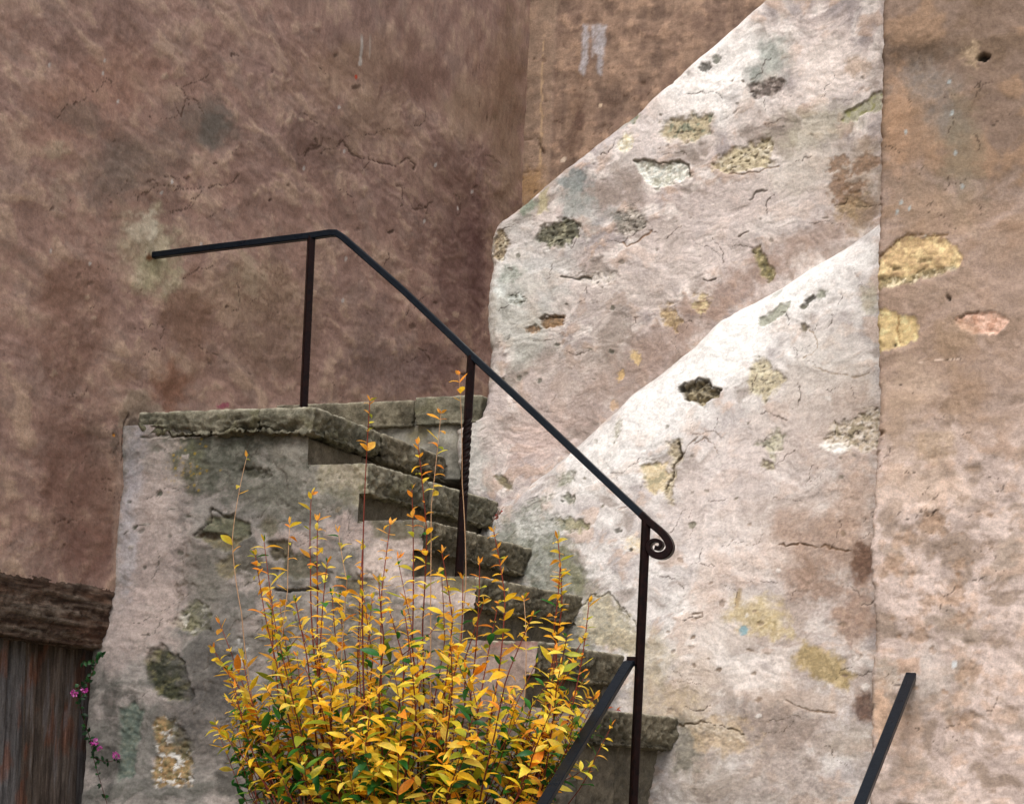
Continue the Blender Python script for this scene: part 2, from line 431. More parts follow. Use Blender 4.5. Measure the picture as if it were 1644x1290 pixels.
# sloping top continues at the same pitch behind the corner wall
ta = np.append(ta, 2.75); tz = np.append(tz, tz[-1]+(2.75-ta[-2])*.66)
na, nz_ = 580, 680
uu = np.linspace(0, 1, na)**1.0; vv = np.linspace(0, 1, nz_)
Un, Vn = np.meshgrid(uu, vv)
a_nom = ta[0]+Un*(2.75-ta[0])
zt = np.interp(a_nom, ta, tz)+.006*fbm(a_nom/.15, a_nom*0, 4, 21)
Zu = 1.25+(zt-1.25)*Vn
sl = np.interp(Zu, ez, ea)+.008*fbm(Zu/.07, Zu*0, 3, 22)
Su = sl+Un*(2.75-sl)
up = Sheet('b', Su, Zu, BU); up.desat = .22; up.soften = .92
T_PALE = [c(194, 182, 177), c(216, 206, 200), c(164, 156, 155), c(234, 227, 221), c(186, 165, 150), c(140, 128, 118)]
up.plaster([t*np.array([.87, .84, .83]) for t in T_PALE], 40, 1.05, 1., 1., .5, .06)
up.feather = 1.5
W8 = c(236, 230, 224); GRN = c(120, 128, 112); OLV = c(140, 132, 84); SAND = c(196, 178, 134); DRK = c(72, 68, 56); BRN = c(142, 112, 88)
# broad tone areas
up.ell(1150, 110, 100, 70, -35, W8, .85, .6, .6)
up.ell(1040, 210, 70, 45, -38, c(226, 214, 208), .6, .6, .6)
up.ell(1330, 110, 70, 50, -20, c(232, 216, 206), .7, .6, .6)
up.ell(1280, 330, 120, 70, -20, c(206, 192, 184), .6, .6, .6)
up.ell(1180, 330, 60, 40, -30, c(196, 178, 170), .6, .6, .6)
up.ell(850, 430, 70, 60, 0, c(196, 194, 188), .7, .6, .6)
up.ell(830, 520, 55, 70, 0, c(176, 178, 168), .7, .7, .6)
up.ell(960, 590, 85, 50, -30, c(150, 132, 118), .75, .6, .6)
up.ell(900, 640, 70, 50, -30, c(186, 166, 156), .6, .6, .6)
up.ell(1060, 560, 100, 34, -38, c(150, 122, 106), .75, .8, .8); up.ell(960, 655, 80, 26, -40, c(152, 130, 118), .6, .8, .8)  # diagonal bands above the lower parapet: brown stains with contact shade painted in
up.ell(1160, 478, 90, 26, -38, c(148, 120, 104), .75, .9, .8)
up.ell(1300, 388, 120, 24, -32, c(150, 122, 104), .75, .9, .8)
up.ell(860, 700, 60, 40, -35, c(196, 168, 156), .7, .6, .6)
up.ell(1375, 290, 36, 70, 5, c(166, 146, 122), .65, .8, .6)
up.ell(1385, 340, 30, 25, 0, c(140, 112, 82), .8, .7, .5)
up.ell(1310, 205, 60, 30, -20, c(176, 168, 140), .6, .6, .6)
up.ell(1375, 105, 22, 16, 10, c(176, 146, 118), .7, .7, .4)
up.ell(1100, 400, 80, 60, -20, c(206, 190, 182), .6, .6, .6)
up.ell(1000, 470, 90, 40, -20, c(168, 152, 142), .6, .6, .6)
up.ell(1290, 270, 50, 40, -20, c(188, 176, 160), .6, .6, .6)
for x, y, r_ in ((1345, 262, 11), (1352, 282, 9), (1346, 300, 12), (1378, 300, 9), (1360, 318, 13), (1390, 262, 14)):
    up.ell(x, y, r_*1.6, r_, -25, [c(150, 112, 78), c(128, 98, 72)], .85, .7, .3, .003)
# stains
up.ell(1240, 95, 24, 34, 20, [c(128, 138, 128), c(150, 156, 146)], .8, .6, .6)
up.ell(1212, 120, 16, 16, 20, c(110, 118, 108), .75, .6, .6)
up.ell(920, 292, 26, 18, -20, [c(128, 138, 136), c(104, 112, 110)], .9, .7, .5)
up.ell(925, 325, 22, 26, 10, [c(140, 148, 142), c(160, 162, 156)], .8, .7, .5)
up.ell(948, 350, 18, 26, -10, c(150, 150, 146), .6, .7, .6)
up.ell(845, 330, 18, 13, -35, [c(98, 116, 92), c(130, 138, 118)], .9, .6, .4)
up.poly([(866, 308), (880, 302), (880, 338), (864, 342)], [c(182, 168, 126), c(160, 148, 104)], .9, 3, 2, .004)
up.ell(1013, 187, 12, 9, -35, [c(128, 126, 70), c(90, 98, 78)], 1, .6, .3, .004, .004)
up.ell(1000, 195, 20, 8, -35, c(150, 148, 138), .7, .6, .5)
up.ell(1132, 107, 9, 7, -20, DRK, .9, .6, .3, .008); up.ell(1150, 95, 6, 7, -20, c(110, 112, 96), .9, .6, .3, .006)
up.poly([(1004, 215), (1016, 214), (1014, 236), (1000, 246), (991, 238), (994, 224)], [c(222, 206, 160), c(238, 234, 222)], 1, 3, 2, .006, .004)
# exposed stones
up.poly([(1062, 198), (1085, 190), (1120, 186), (1145, 188), (1140, 212), (1118, 226), (1075, 224), (1060, 212)], [c(190, 172, 132), c(172, 156, 118), c(130, 134, 104)], 1, 5, 4, .010, .006, .006)
up.poly([(1016, 258), (1035, 256), (1060, 265), (1085, 258), (1105, 268), (1107, 284), (1085, 290), (1068, 298), (1052, 303), (1040, 296), (1026, 276)], [c(206, 210, 200), c(232, 226, 210), c(178, 176, 156)], 1, 4, 2, .014, .016)
up.crack([(1015, 257), (1036, 255), (1060, 263), (1085, 257), (1104, 265), (1108, 284)], 2.2, c(92, 88, 70), .008, 3)
up.poly([(1145, 262), (1175, 240), (1200, 232), (1236, 222), (1238, 252), (1246, 262), (1215, 270), (1165, 277), (1146, 272)], [c(196, 180, 140), c(170, 152, 116), c(208, 194, 164)], 1, 5, 3, .012, .012, .012)
up.crack([(1170, 281), (1215, 275), (1250, 266)], 1.8, c(120, 100, 80), .006)
up.poly([(1200, 138), (1225, 132), (1255, 128), (1258, 140), (1240, 158), (1215, 160), (1203, 150)], [c(120, 104, 96), c(90, 80, 72), c(168, 152, 142)], 1, 5, 3, .008, .016, .008)
up.poly([(862, 368), (885, 356), (915, 350), (930, 362), (930, 380), (905, 396), (882, 396), (864, 384)], [c(98, 96, 72), c(72, 72, 54), c(150, 146, 116)], 1, 5, 3, .010, .018, .012)
up.poly([(990, 345), (1010, 335), (1033, 340), (1037, 362), (1022, 378), (1000, 380), (986, 366)], [c(150, 138, 124), c(104, 98, 86), c(186, 174, 160)], 1, 5, 4, .008, .018, .010)
up.ell(985, 342, 16, 14, -20, c(120, 122, 116), .7, .6, .5)
up.ell(801, 392, 13, 26, 8, [c(168, 146, 108), c(108, 90, 62), c(190, 176, 144)], 1, .5, .3, .008, .014, .008)
up.poly([(906, 443), (930, 440), (985, 438), (990, 455), (960, 458), (930, 450)], [c(212, 202, 194), c(196, 184, 168)], .8, 4, 4, .008, .012, .010)
up.crack([(900, 444), (925, 446), (948, 445)], 2., DRK, .01)
up.ell(888, 516, 19, 10, -10, [c(150, 112, 66), c(108, 82, 52)], 1, .4, .25, .012, .012)
up.crack([(868, 512), (880, 506), (905, 508)], 2., c(70, 56, 40), .008); up.ell(856, 528, 12, 6, -10, [c(168, 128, 84), c(120, 90, 60)], .9, .6, .3, .006, .01)
up.poly([(1207, 402), (1219, 395), (1228, 412), (1246, 440), (1234, 452), (1222, 440)], [c(140, 128, 76), c(96, 90, 58), c(176, 160, 110)], 1, 3, 2, .012, .014)
up.ell(1076, 508, 13, 20, -35, [c(190, 160, 104), c(150, 122, 80)], .9, .7, .35, .006, .014)
up.ell(1126, 488, 12, 15, 10, [c(206, 184, 128), c(160, 130, 88)], .9, .7, .35, .006, .014)
up.ell(996, 602, 5, 10, 20, c(206, 166, 96), .9, .6, .3, .004); up.ell(1020, 572, 7, 12, -30, c(208, 174, 110), .9, .6, .3, .004)
up.ell(985, 650, 6, 8, 0, c(190, 150, 100), .7, .6, .3, .004)
up.poly([(1348, 192), (1356, 180), (1372, 172), (1392, 158), (1415, 144), (1416, 176), (1388, 182), (1372, 196), (1352, 197)], [c(156, 152, 122), c(172, 166, 142), c(150, 148, 86)], 1, 4, 1.5, .010, .003)
up.ell(830, 480, 14, 10, 0, [c(206, 212, 204), c(110, 112, 92)], .8, .7, .4, .004, .01, .01)
up.ell(805, 462, 10, 14, 0, c(216, 220, 214), .8, .7, .4)
up.ell(820, 440, 18, 12, -20, [c(120, 128, 112), c(168, 172, 160)], .8, .7, .4)
up.ell(1368, 330, 26, 16, -30, [c(132, 110, 76), c(176, 146, 104)], .8, .7, .4, .004, .012)
# damp grey foot beside the steps
up.ell(755, 740, 34, 70, 8, [c(168, 166, 158), c(188, 184, 176)], .85, .6, .5)
up.ell(790, 690, 20, 60, 0, c(190, 172, 164), .6, .6, .5)
up.poly([(794, 765), (806, 762), (820, 775), (822, 786), (808, 782)], [c(120, 112, 70), c(84, 78, 54)], .9, 3, 2, .006, .008)
up.scatter_cracks((790, 380, 1160, 690), 20, 1, (14, 50)); up.scatter_cracks((960, 110, 1400, 420), 24, 2, (14, 60))
up.crack([(1000, 390), (1006, 396), (1025, 385), (1045, 370)], 1.6, c(150, 120, 96)); up.crack([(1204, 320), (1215, 310), (1230, 304)], 2.4, c(80, 70, 60))
up.crack([(1185, 378), (1200, 373)], 2.4, c(90, 76, 62)); up.crack([(1128, 448), (1136, 452), (1150, 446)], 2.)
up.chips((800, 400, 1000, 640), 16, 3, c(110, 106, 92), (2, 5)); up.chips((1020, 120, 1400, 420), 22, 4, c(116, 104, 88), (2, 4))
up.chips((800, 400, 1400, 640), 8, 5, c(210, 203, 196), (3, 7), -.002)
edge_round(up, (Su-sl), .07); edge_round(up, (zt-Zu)*.83, .05)
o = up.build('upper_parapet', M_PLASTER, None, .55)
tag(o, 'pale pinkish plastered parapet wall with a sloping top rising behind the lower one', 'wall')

# ================================================================== L : the lower sloping parapet (battered)
la, lz = prof([(780, 815), (800, 800), (825, 788), (850, 766), (880, 743), (900, 726), (940, 690), (985, 650), (1010, 622), (1060, 586), (1110, 546), (1150, 506), (1180, 489), (1230, 463), (1300, 419), (1360, 381), (1412, 344), (1480, 300)], 1.17)
la = np.append(la, 2.75); lz = np.append(lz, lz[-1]+(2.75-la[-2])*.62)
na, nz_ = 580, 680
uu = np.linspace(0, 1, na); vv = np.linspace(0, 1, nz_)
Un, Vn = np.meshgrid(uu, vv)
Sl = la[0]+Un*(2.75-la[0])
ztl = np.interp(Sl, la, lz)+.008*fbm(Sl/.16, Sl*0, 3, 31)
Zl = -.35+(ztl+.35)*Vn
hh = np.clip(Zl/ztl, 0, 1)
bl = 1.2-.58*(1-hh)**.8
lo_ = Sheet('b', Sl, Zl, bl); lo_.desat = .22; lo_.soften = .9
T_L = [c(202, 193, 189), c(218, 211, 206), c(180, 171, 168), c(232, 226, 221), c(196, 175, 161), c(154, 141, 132)]
lo_.plaster([t*.80 for t in T_L], 60, 1.1, 1., 1., .5, .06)
lo_.feather = 1.5
lo_.ell(1060, 650, 150, 50, -40, c(226, 222, 217), .85, .6, .7)  # pale band along the top: brightness of the upturned edge painted into the colour
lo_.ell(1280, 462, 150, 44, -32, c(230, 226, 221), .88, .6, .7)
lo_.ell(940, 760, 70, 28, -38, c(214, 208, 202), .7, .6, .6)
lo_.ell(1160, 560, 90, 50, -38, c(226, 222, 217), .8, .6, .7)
lo_.ell(1330, 600, 70, 90, 0, c(190, 180, 170), .7, .6, .6)
lo_.ell(1300, 680, 110, 50, -10, c(178, 160, 148), .6, .6, .6)
lo_.ell(1150, 850, 70, 70, 0, c(212, 196, 188), .6, .6, .6)
lo_.ell(1250, 830, 120, 30, -12, c(192, 178, 168), .6, .6, .5)
lo_.ell(1370, 640, 40, 36, 0, [c(150, 126, 106), c(168, 150, 134)], .7, .6, .6)
lo_.ell(1200, 740, 110, 50, -15, c(200, 184, 176), .6, .6, .6)
# browns on the right
lo_.ell(1310, 960, 110, 200, 6, [c(158, 134, 118), c(178, 156, 142)], .55, .6, .8)
lo_.ell(1330, 700, 90, 80, 0, c(168, 150, 138), .5, .7, .7)
lo_.ell(1180, 1150, 130, 60, 0, [c(150, 132, 118), c(172, 152, 136)], .55, .7, .7)
lo_.ell(1180, 800, 120, 50, -10, c(184, 168, 160), .5, .7, .7)
lo_.ell(1240, 820, 60, 20, -8, c(160, 142, 130), .5, .8, .6)
lo_.ell(1330, 870, 90, 50, 10, [c(138, 108, 86), c(160, 130, 108)], .85, .6, .6)
lo_.ell(1300, 930, 50, 28, 10, [c(128, 98, 76), c(150, 118, 96)], .85, .6, .5)
lo_.ell(1375, 800, 35, 70, 0, [c(156, 126, 104), c(178, 150, 130)], .8, .6, .6)
lo_.ell(1385, 905, 20, 34, 5, [c(88, 58, 40), c(112, 80, 58)], 1, .4, .35)
lo_.ell(1375, 990, 34, 46, -10, [c(140, 106, 84), c(160, 128, 104)], .85, .6, .5)
lo_.ell(1387, 1136, 18, 24, 0, [c(72, 44, 30), c(96, 64, 44)], 1, .35, .3)
lo_.ell(1250, 1165, 70, 40, 0, [c(118, 100, 88), c(146, 126, 112)], .9, .6, .5)
lo_.ell(1280, 1120, 80, 20, 8, c(168, 146, 128), .7, .6, .5)
lo_.ell(1365, 1190, 40, 30, 0, c(150, 134, 118), .8, .6, .5)
lo_.ell(1150, 1020, 60, 60, 0, c(200, 184, 172), .7, .6, .6)
lo_.ell(1215, 1085, 50, 26, 0, c(214, 200, 190), .7, .6, .5)
lo_.ell(1225, 900, 60, 30, -10, c(196, 174, 160), .6, .6, .5)
lo_.ell(1140, 940, 26, 60, 15, c(190, 164, 146), .6, .6, .5)
lo_.ell(1110, 1100, 40, 50, 0, c(190, 168, 148), .7, .6, .6)
lo_.ell(1230, 1255, 150, 60, 0, [c(128, 110, 98), c(156, 138, 124)], .75, .7, .6); lo_.ell(1120, 1240, 60, 40, 0, c(150, 134, 118), .6, .7, .6)
# olive stains
lo_.ell(1215, 985, 46, 26, 5, [c(166, 144, 88), c(184, 164, 120)], .9, .6, .4)
lo_.ell(1240, 1010, 36, 14, 12, [c(170, 148, 92), c(200, 180, 140)], .8, .8, .4)
lo_.poly([(1272, 1058), (1290, 1030), (1320, 1040), (1345, 1052), (1370, 1082), (1362, 1108), (1330, 1098), (1300, 1082), (1276, 1070)], [c(154, 130, 76), c(138, 118, 70), c(172, 148, 96)], 1, 6, 5, .002)
lo_.ell(1194, 1011, 6.5, 8, 20, c(112, 150, 158), 1, .4, .3)
lo_.ell(1185, 960, 4, 16, 10, c(160, 132, 84), .8, .6, .4)
# holes, stones
hole = [(1092, 626), (1099, 616), (1112, 614), (1122, 609), (1136, 612), (1143, 622), (1156, 626), (1152, 636), (1138, 640), (1129, 652), (1112, 645), (1098, 640)]
lo_.poly(hole, [c(128, 112, 72), c(88, 76, 48), c(160, 142, 98)], 1, 3, 1.6, .030, .075)
lo_.crack([(1091, 627), (1099, 615), (1112, 613), (1122, 608), (1137, 611), (1144, 621), (1157, 625)], 2.4, c(50, 42, 30), .012, 2)
lo_.poly([(1217, 520), (1222, 510), (1245, 497), (1255, 489), (1268, 486), (1267, 499), (1250, 508), (1240, 518), (1222, 524)], [c(156, 158, 138), c(140, 140, 118)], 1, 3, 1.5, .010, .006)
lo_.poly([(1205, 590), (1222, 573), (1234, 580), (1240, 596), (1256, 600), (1260, 610), (1244, 630), (1228, 648), (1222, 636), (1205, 630), (1198, 614)], [c(182, 166, 126), c(160, 148, 118), c(196, 186, 150)], .95, 5, 3, .008, .010, .007)
lo_.poly([(1214, 712), (1232, 702), (1246, 688), (1262, 702), (1250, 720), (1242, 738), (1232, 726)], [c(168, 162, 128), c(186, 178, 156), c(120, 118, 92)], .9, 6, 3, .007, .012, .008)
lo_.ell(1232, 746, 10, 7, 20, [c(110, 96, 64), c(178, 168, 132)], .9, .7, .3, .008, .01)
lo_.poly([(1325, 700), (1340, 680), (1362, 676), (1380, 665), (1400, 655), (1412, 660), (1412, 722), (1385, 724), (1350, 718), (1330, 722)], [c(180, 160, 130), c(206, 194, 180), c(146, 132, 100)], .95, 7, 3, .006, .018, .008)
lo_.poly([(1316, 716), (1340, 708), (1366, 718), (1350, 730)], c(228, 222, 214), .85, 4, 3, -.003)
lo_.ell(1300, 480, 9, 4, -35, DRK, 1, .5, .3, .014); lo_.ell(1318, 472, 10, 6, -35, [c(140, 144, 120), c(110, 110, 88)], .9, .6, .3, .006)
lo_.ell(1290, 491, 7, 3.5, -30, c(90, 86, 66), 1, .5, .3, .010); lo_.ell(1291, 525, 6, 7, 20, c(104, 92, 66), .9, .6, .3, .010)
lo_.ell(1245, 470, 12, 5, -40, c(160, 162, 150), .7, .7, .4, .003)
lo_.ell(1395, 480, 14, 24, 0, [c(176, 168, 140), c(150, 146, 120)], .7, .7, .5, .003, .006)
lo_.poly([(1030, 748), (1050, 742), (1068, 744), (1078, 760), (1070, 788), (1040, 790), (1034, 772)], [c(186, 162, 112), c(204, 186, 144), c(150, 138, 96)], .95, 6, 3, .008, .006)
lo_.poly([(1072, 712), (1090, 706), (1096, 730), (1085, 752), (1078, 790), (1080, 810), (1066, 800), (1072, 770), (1078, 745)], [c(170, 152, 112), c(120, 104, 72), c(200, 184, 150)], .9, 4, 3, .008, .018, .006)
lo_.crack([(1090, 710), (1092, 730), (1082, 745), (1078, 765), (1070, 782)], 2.8, c(66, 54, 38), .014, 4)
lo_.ell(992, 690, 5, 16, 15, [c(150, 142, 112), c(190, 184, 170)], .8, .8, .4, .005, .006)
lo_.ell(908, 768, 14, 9, -30, [c(128, 128, 104), c(170, 168, 150)], .9, .7, .35, .006, .012)
lo_.ell(912, 800, 10, 8, 10, [c(86, 92, 64), c(120, 118, 96)], .9, .7, .35, .010, .012)
lo_.ell(860, 808, 26, 8, -22, [c(150, 150, 134), c(110, 108, 92)], .8, .8, .4, .006, .012)
lo_.ell(918, 842, 28, 11, 8, [c(130, 124, 80), c(104, 104, 70), c(156, 148, 110)], .95, .6, .3, .008, .012, .006)
lo_.ell(992, 852, 6, 4, 0, DRK, .9, .6, .3, .006); lo_.ell(1110, 842, 7, 5, 0, c(120, 116, 92), .9, .6, .3, .006)
lo_.ell(1018, 872, 16, 12, 30, [c(206, 184, 140), c(214, 204, 190)], .8, .6, .4, .003, .006)
lo_.ell(1013, 882, 3, 3, 0, DRK, 1, .2, .3, .01)
# damp grey-green foot beside the steps
lo_.poly([(780, 860), (815, 822), (850, 818), (890, 830), (905, 860), (925, 900), (948, 935), (930, 960), (905, 990), (850, 960), (800, 900)], [c(112, 116, 102), c(138, 138, 124), c(92, 96, 78)], .95, 14, 14, .004, .010)
lo_.poly([(825, 835), (850, 826), (880, 832), (890, 850), (860, 862), (835, 856)], [c(190, 186, 178), c(150, 150, 140)], .8, 8, 5, -.004, .012)
lo_.poly([(880, 880), (910, 866), (930, 905), (945, 950), (925, 960), (905, 920)], [c(116, 112, 76), c(98, 98, 70)], .85, 10, 8)
lo_.poly([(930, 980), (945, 958), (975, 954), (1005, 985), (1028, 1020), (1040, 1050), (1010, 1050), (960, 1035), (925, 1025)], [c(158, 146, 112), c(136, 130, 106), c(182, 168, 132)], .9, 8, 6, .004, .010)
lo_.crack([(928, 980), (948, 956), (975, 952), (1008, 985), (1030, 1020)], 1.6, c(88, 82, 66), .006, 5)
lo_.poly([(900, 1000), (925, 975), (935, 1020), (960, 1042), (905, 1050)], [c(96, 96, 80), c(122, 118, 100)], .85, 8, 6)
lo_.ell(1065, 1130, 60, 40, 10, [c(172, 150, 112), c(158, 140, 116)], .7, .7, .5)
lo_.ell(1040, 1060, 34, 40, 0, [c(182, 164, 128), c(160, 148, 124)], .7, .7, .5)
lo_.poly([(1085, 1150), (1110, 1148), (1125, 1180), (1120, 1235), (1080, 1240)], [c(104, 98, 84), c(132, 124, 106)], .9, 8, 6)
lo_.ell(1160, 1180, 44, 30, 5, [c(186, 158, 116), c(160, 136, 102)], .8, .7, .4, .003, .010)
lo_.poly([(1096, 1138), (1120, 1146), (1150, 1160), (1190, 1172), (1195, 1190), (1150, 1180), (1105, 1165)], [c(172, 154, 128), c(196, 180, 160)], .7, 6, 4, -.004, .012)
lo_.crack([(1093, 1165), (1110, 1158), (1135, 1160), (1165, 1166), (1195, 1180)], 1.8, c(96, 80, 60), .008, 5)
# cracks
lo_.crack([(1114, 985), (1128, 982), (1130, 988), (1118, 992)], 1.8, c(96, 78, 58), .006, 2); lo_.crack([(1100, 996), (1112, 990)], 1.6)
lo_.crack([(1300, 530), (1310, 546), (1312, 560), (1304, 568), (1290, 572)], 1.3, c(140, 120, 96), .003); lo_.crack([(1300, 586), (1330, 596), (1372, 606), (1395, 598)], 1.1, c(130, 112, 92), .003)
lo_.crack([(1250, 876), (1290, 872), (1330, 880), (1365, 886)], 2., c(106, 80, 58), .008, 6); lo_.crack([(1260, 1125), (1300, 1140), (1340, 1142)], 1.5, c(110, 88, 68))
lo_.crack([(1115, 710), (1130, 702), (1145, 712), (1150, 726)], 1.2, c(120, 96, 78)); lo_.crack([(1088, 736), (1120, 700)], 1.2, c(120, 100, 80))
lo_.scatter_cracks((930, 600, 1390, 820), 24, 6, (14, 60)); lo_.scatter_cracks((1050, 820, 1390, 1200), 24, 7, (14, 60)); lo_.scatter_cracks((1150, 420, 1400, 640), 14, 8, (10, 45))
lo_.chips((880, 660, 1390, 840), 20, 9, c(120, 110, 92), (2, 4.5)); lo_.chips((1060, 840, 1390, 1190), 26, 10, c(132, 108, 86), (2, 6)); lo_.chips((1000, 640, 1390, 1190), 9, 11, c(206, 198, 190), (3, 7), -.002)
edge_round(lo_, (ztl-Zl)*.83, .10)
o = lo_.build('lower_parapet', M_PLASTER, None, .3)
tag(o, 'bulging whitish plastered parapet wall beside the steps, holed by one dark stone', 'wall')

# ================================================================== right corner wall
BW = .55
wa, wz = prof([(1393, 1330), (1396, 1218), (1398, 1150), (1396, 1090), (1404, 1040), (1403, 990), (1396, 900), (1402, 800), (1405, 740), (1411, 655), (1408, 560), (1407, 420), (1411, 340), (1413, 200), (1416, 72), (1418, -60)], BW)
S1 = axis_pts((0, .75, 1/170), (.75, 1, 1/600)); zz = axis_pts((-.4, 3.75, .0075), (3.75, 5.2, .05))
Un, Zw = np.meshgrid(S1, zz)
slw = np.interp(Zw, wz, wa)+.011*fbm(Zw/.06, Zw*0, 5, 51, .65)
Sw = slw+(np.where(Un < .75, Un/.75*.85, .85+(Un-.75)/.25*(6.5-slw-.85)))
r_c = random.Random(77)
cw = Sheet('b', Sw, Zw, BW); cw.desat = .15; cw.soften = .92
T_W = [c(178, 160, 151), c(200, 181, 172), c(158, 141, 127), c(208, 189, 180), c(182, 157, 141), c(132, 114, 99)]
cw.plaster(T_W, 80, .8, 1., 1., .7)
# brown tone on the upper half, thinning downwards
m = sm(2.25, 2.75, Zw+.25*cw.nz['n2']+.12*cw.nz['n3'])
cw.mix(c(118, 98, 84), m*.92)
m2 = sm(1.25, 1.8, Zw+.35*cw.nz['n2'])*(1-m); cw.mix(c(146, 122, 105), m2*.75)
cw.mix(c(112, 92, 74), m*sm(.0, .4, cw.nz['n5'])*.6); cw.mix(c(150, 122, 99), m*sm(.05, .4, cw.nz['n2'])*.7)
cw.ell(1490, 140, 45, 45, 0, [c(124, 116, 110), c(140, 124, 110)], .75, .7, .5); cw.ell(1520, 200, 30, 26, 0, c(120, 114, 106), .6, .7, .5)
cw.ell(1470, 85, 60, 22, 0, c(84, 66, 50), .8, .6, .6); cw.ell(1545, 260, 30, 90, 0, c(124, 110, 88), .7, .7, .6)
cw.ell(1460, 220, 40, 60, 0, c(152, 120, 92), .7, .7, .6); cw.ell(1470, 320, 40, 40, 0, c(136, 114, 94), .6, .7, .6)
cw.ell(1440, 190, 18, 80, 0, c(168, 130, 98), .6, .7, .6); cw.ell(1510, 345, 50, 40, 0, c(160, 130, 104), .6, .7, .6)
cw.ell(1560, 85, 14, 18, 0, [c(178, 152, 120), c(140, 116, 88)], .8, .7, .4, .004, .01); cw.ell(1578, 91, 10, 6, 0, c(30, 26, 20), 1, .3, .3, .03)
for x, y in ((1524, 131), (1455, 212), (1528, 180), (1534, 245), (1460, 335), (1440, 340), (1545, 300), (1447, 325), (1486, 380)):
    cw.ell(x, y, 2.6, 4, 15, c(160, 170, 170), .8, .5, .3)
Y1, Y2 = c(206, 174, 120), c(184, 150, 104)
cw.poly([(1406, 420), (1425, 400), (1440, 384), (1456, 378), (1480, 380), (1500, 376), (1520, 384), (1535, 398), (1547, 412), (1540, 428), (1515, 432), (1490, 440), (1450, 450), (1406, 462)], [Y1, Y2, c(226, 198, 140)], 1, 5, 2, .006, .020)
cw.crack([(1408, 414), (1432, 392), (1456, 376), (1500, 378), (1522, 376)], 1.6, c(120, 92, 60), .006)
cw.poly([(1410, 446), (1450, 440), (1490, 430), (1530, 424), (1540, 430), (1500, 442), (1460, 452), (1412, 466)], [c(110, 98, 66), c(150, 132, 92), c(210, 196, 160)], .9, 5, 3, .006, .018, .008)
cw.ell(1484, 417, 12, 3, -10, c(110, 96, 62), .8, .7, .4, .006); cw.ell(1437, 430, 9, 3, -15, c(116, 100, 66), .8, .7, .4, .006)
cw.poly([(1404, 498), (1428, 494), (1440, 504), (1468, 508), (1474, 525), (1472, 545), (1448, 556), (1404, 566)], [c(202, 172, 116), c(188, 162, 104), c(214, 196, 138)], 1, 5, 2.5, .005, .010)
cw.ell(1436, 553, 3, 3, 0, DRK, 1, .3, .3, .01); cw.crack([(1440, 506), (1440, 530), (1446, 548)], 1.2, c(140, 104, 66), .004)
cw.poly([(1534, 512), (1548, 505), (1600, 500), (1620, 515), (1600, 535), (1568, 535), (1540, 526)], [c(214, 164, 138), c(232, 190, 166), c(190, 140, 112)], 1, 4, 2, .008, .012)
cw.crack([(1532, 512), (1548, 505), (1572, 502)], 2., c(96, 66, 48), .008)
cw.ell(1523, 478, 3, 5, -20, c(40, 32, 26), 1, .3, .3, .015)
cw.ell(1500, 470, 50, 18, -12, c(150, 126, 106), .6, .7, .5); cw.ell(1530, 545, 40, 30, -20, c(150, 122, 94), .7, .7, .5)
cw.ell(1545, 640, 36, 50, 0, c(150, 120, 92), .6, .7, .6); cw.ell(1460, 620, 50, 40, -30, c(176, 150, 126), .6, .7, .6)
cw.ell(1500, 715, 34, 26, -10, [c(150, 124, 94), c(176, 150, 122)], .7, .7, .5); cw.ell(1450, 700, 30, 50, 0, c(160, 136, 114), .5, .7, .6)
cw.ell(1480, 790, 80, 30, 0, c(214, 186, 166), .6, .7, .6)
for x, y, r1 in ((1500, 840, 16), (1438, 905, 14), (1530, 950, 16), (1495, 830, 10), (1545, 990, 10), (1475, 1020, 12), (1450, 865, 12), (1540, 905, 9), (1490, 965, 9), (1555, 1080, 14), (1545, 1160, 14)):
    cw.ell(x, y, r1*1.5, r1, -30, [c(150, 118, 90), c(178, 146, 120)], .7, .9, .4, .004, .008)
cw.ell(1480, 1080, 42, 40, 0, [c(190, 174, 164), c(176, 164, 156)], .8, .6, .5)
cw.poly([(1440, 1058), (1478, 1054), (1476, 1080), (1440, 1082)], c(184, 146, 118), .7, 3, 3)
cw.ell(1478, 1128, 18, 34, 10, [c(146, 132, 122), c(166, 150, 138)], .7, .7, .5); cw.ell(1450, 1175, 30, 40, 10, c(168, 136, 110), .6, .7, .5)
cw.ell(1425, 1085, 18, 30, -10, [c(196, 180, 166), c(170, 150, 130)], .7, .7, .4, .003, .010)
cw.ell(1532, 1066, 4, 6, 10, c(200, 204, 206), .9, .4, .3)
cw.ell(1415, 1150, 14, 50, 0, c(206, 166, 134), .7, .6, .5)
cw.crack([(1475, 582), (1510, 578), (1545, 574)], 1.2, c(220, 196, 178), -.002, 2)
cw.scatter_cracks((1415, 560, 1600, 1200), 34, 12, (10, 40)); cw.scatter_cracks((1415, 90, 1600, 380), 20, 13, (10, 40))
for i in range(60):
    rx = r_c.uniform(4, 15); cw.ell(r_c.uniform(1412, 1630), r_c.uniform(720, 1280), rx, rx*r_c.uniform(.35, .8), r_c.uniform(-60, 10), [c(140, 114, 92), c(164, 138, 116)], r_c.uniform(.3, .65), 1., .6, .002, .006)
cw.chips((1415, 800, 1600, 1200), 26, 14, c(150, 118, 92), (2, 6)); cw.chips((1406, 300, 1420, 760), 14, 15, c(120, 90, 64), (2, 5), .006)
edge_round(cw, Sw-slw, .03)
o = cw.build('corner_wall', M_PLASTER, None, .9)
tag(o, 'corner wall at the right, brown above and pink below with yellow stones showing', 'wall')

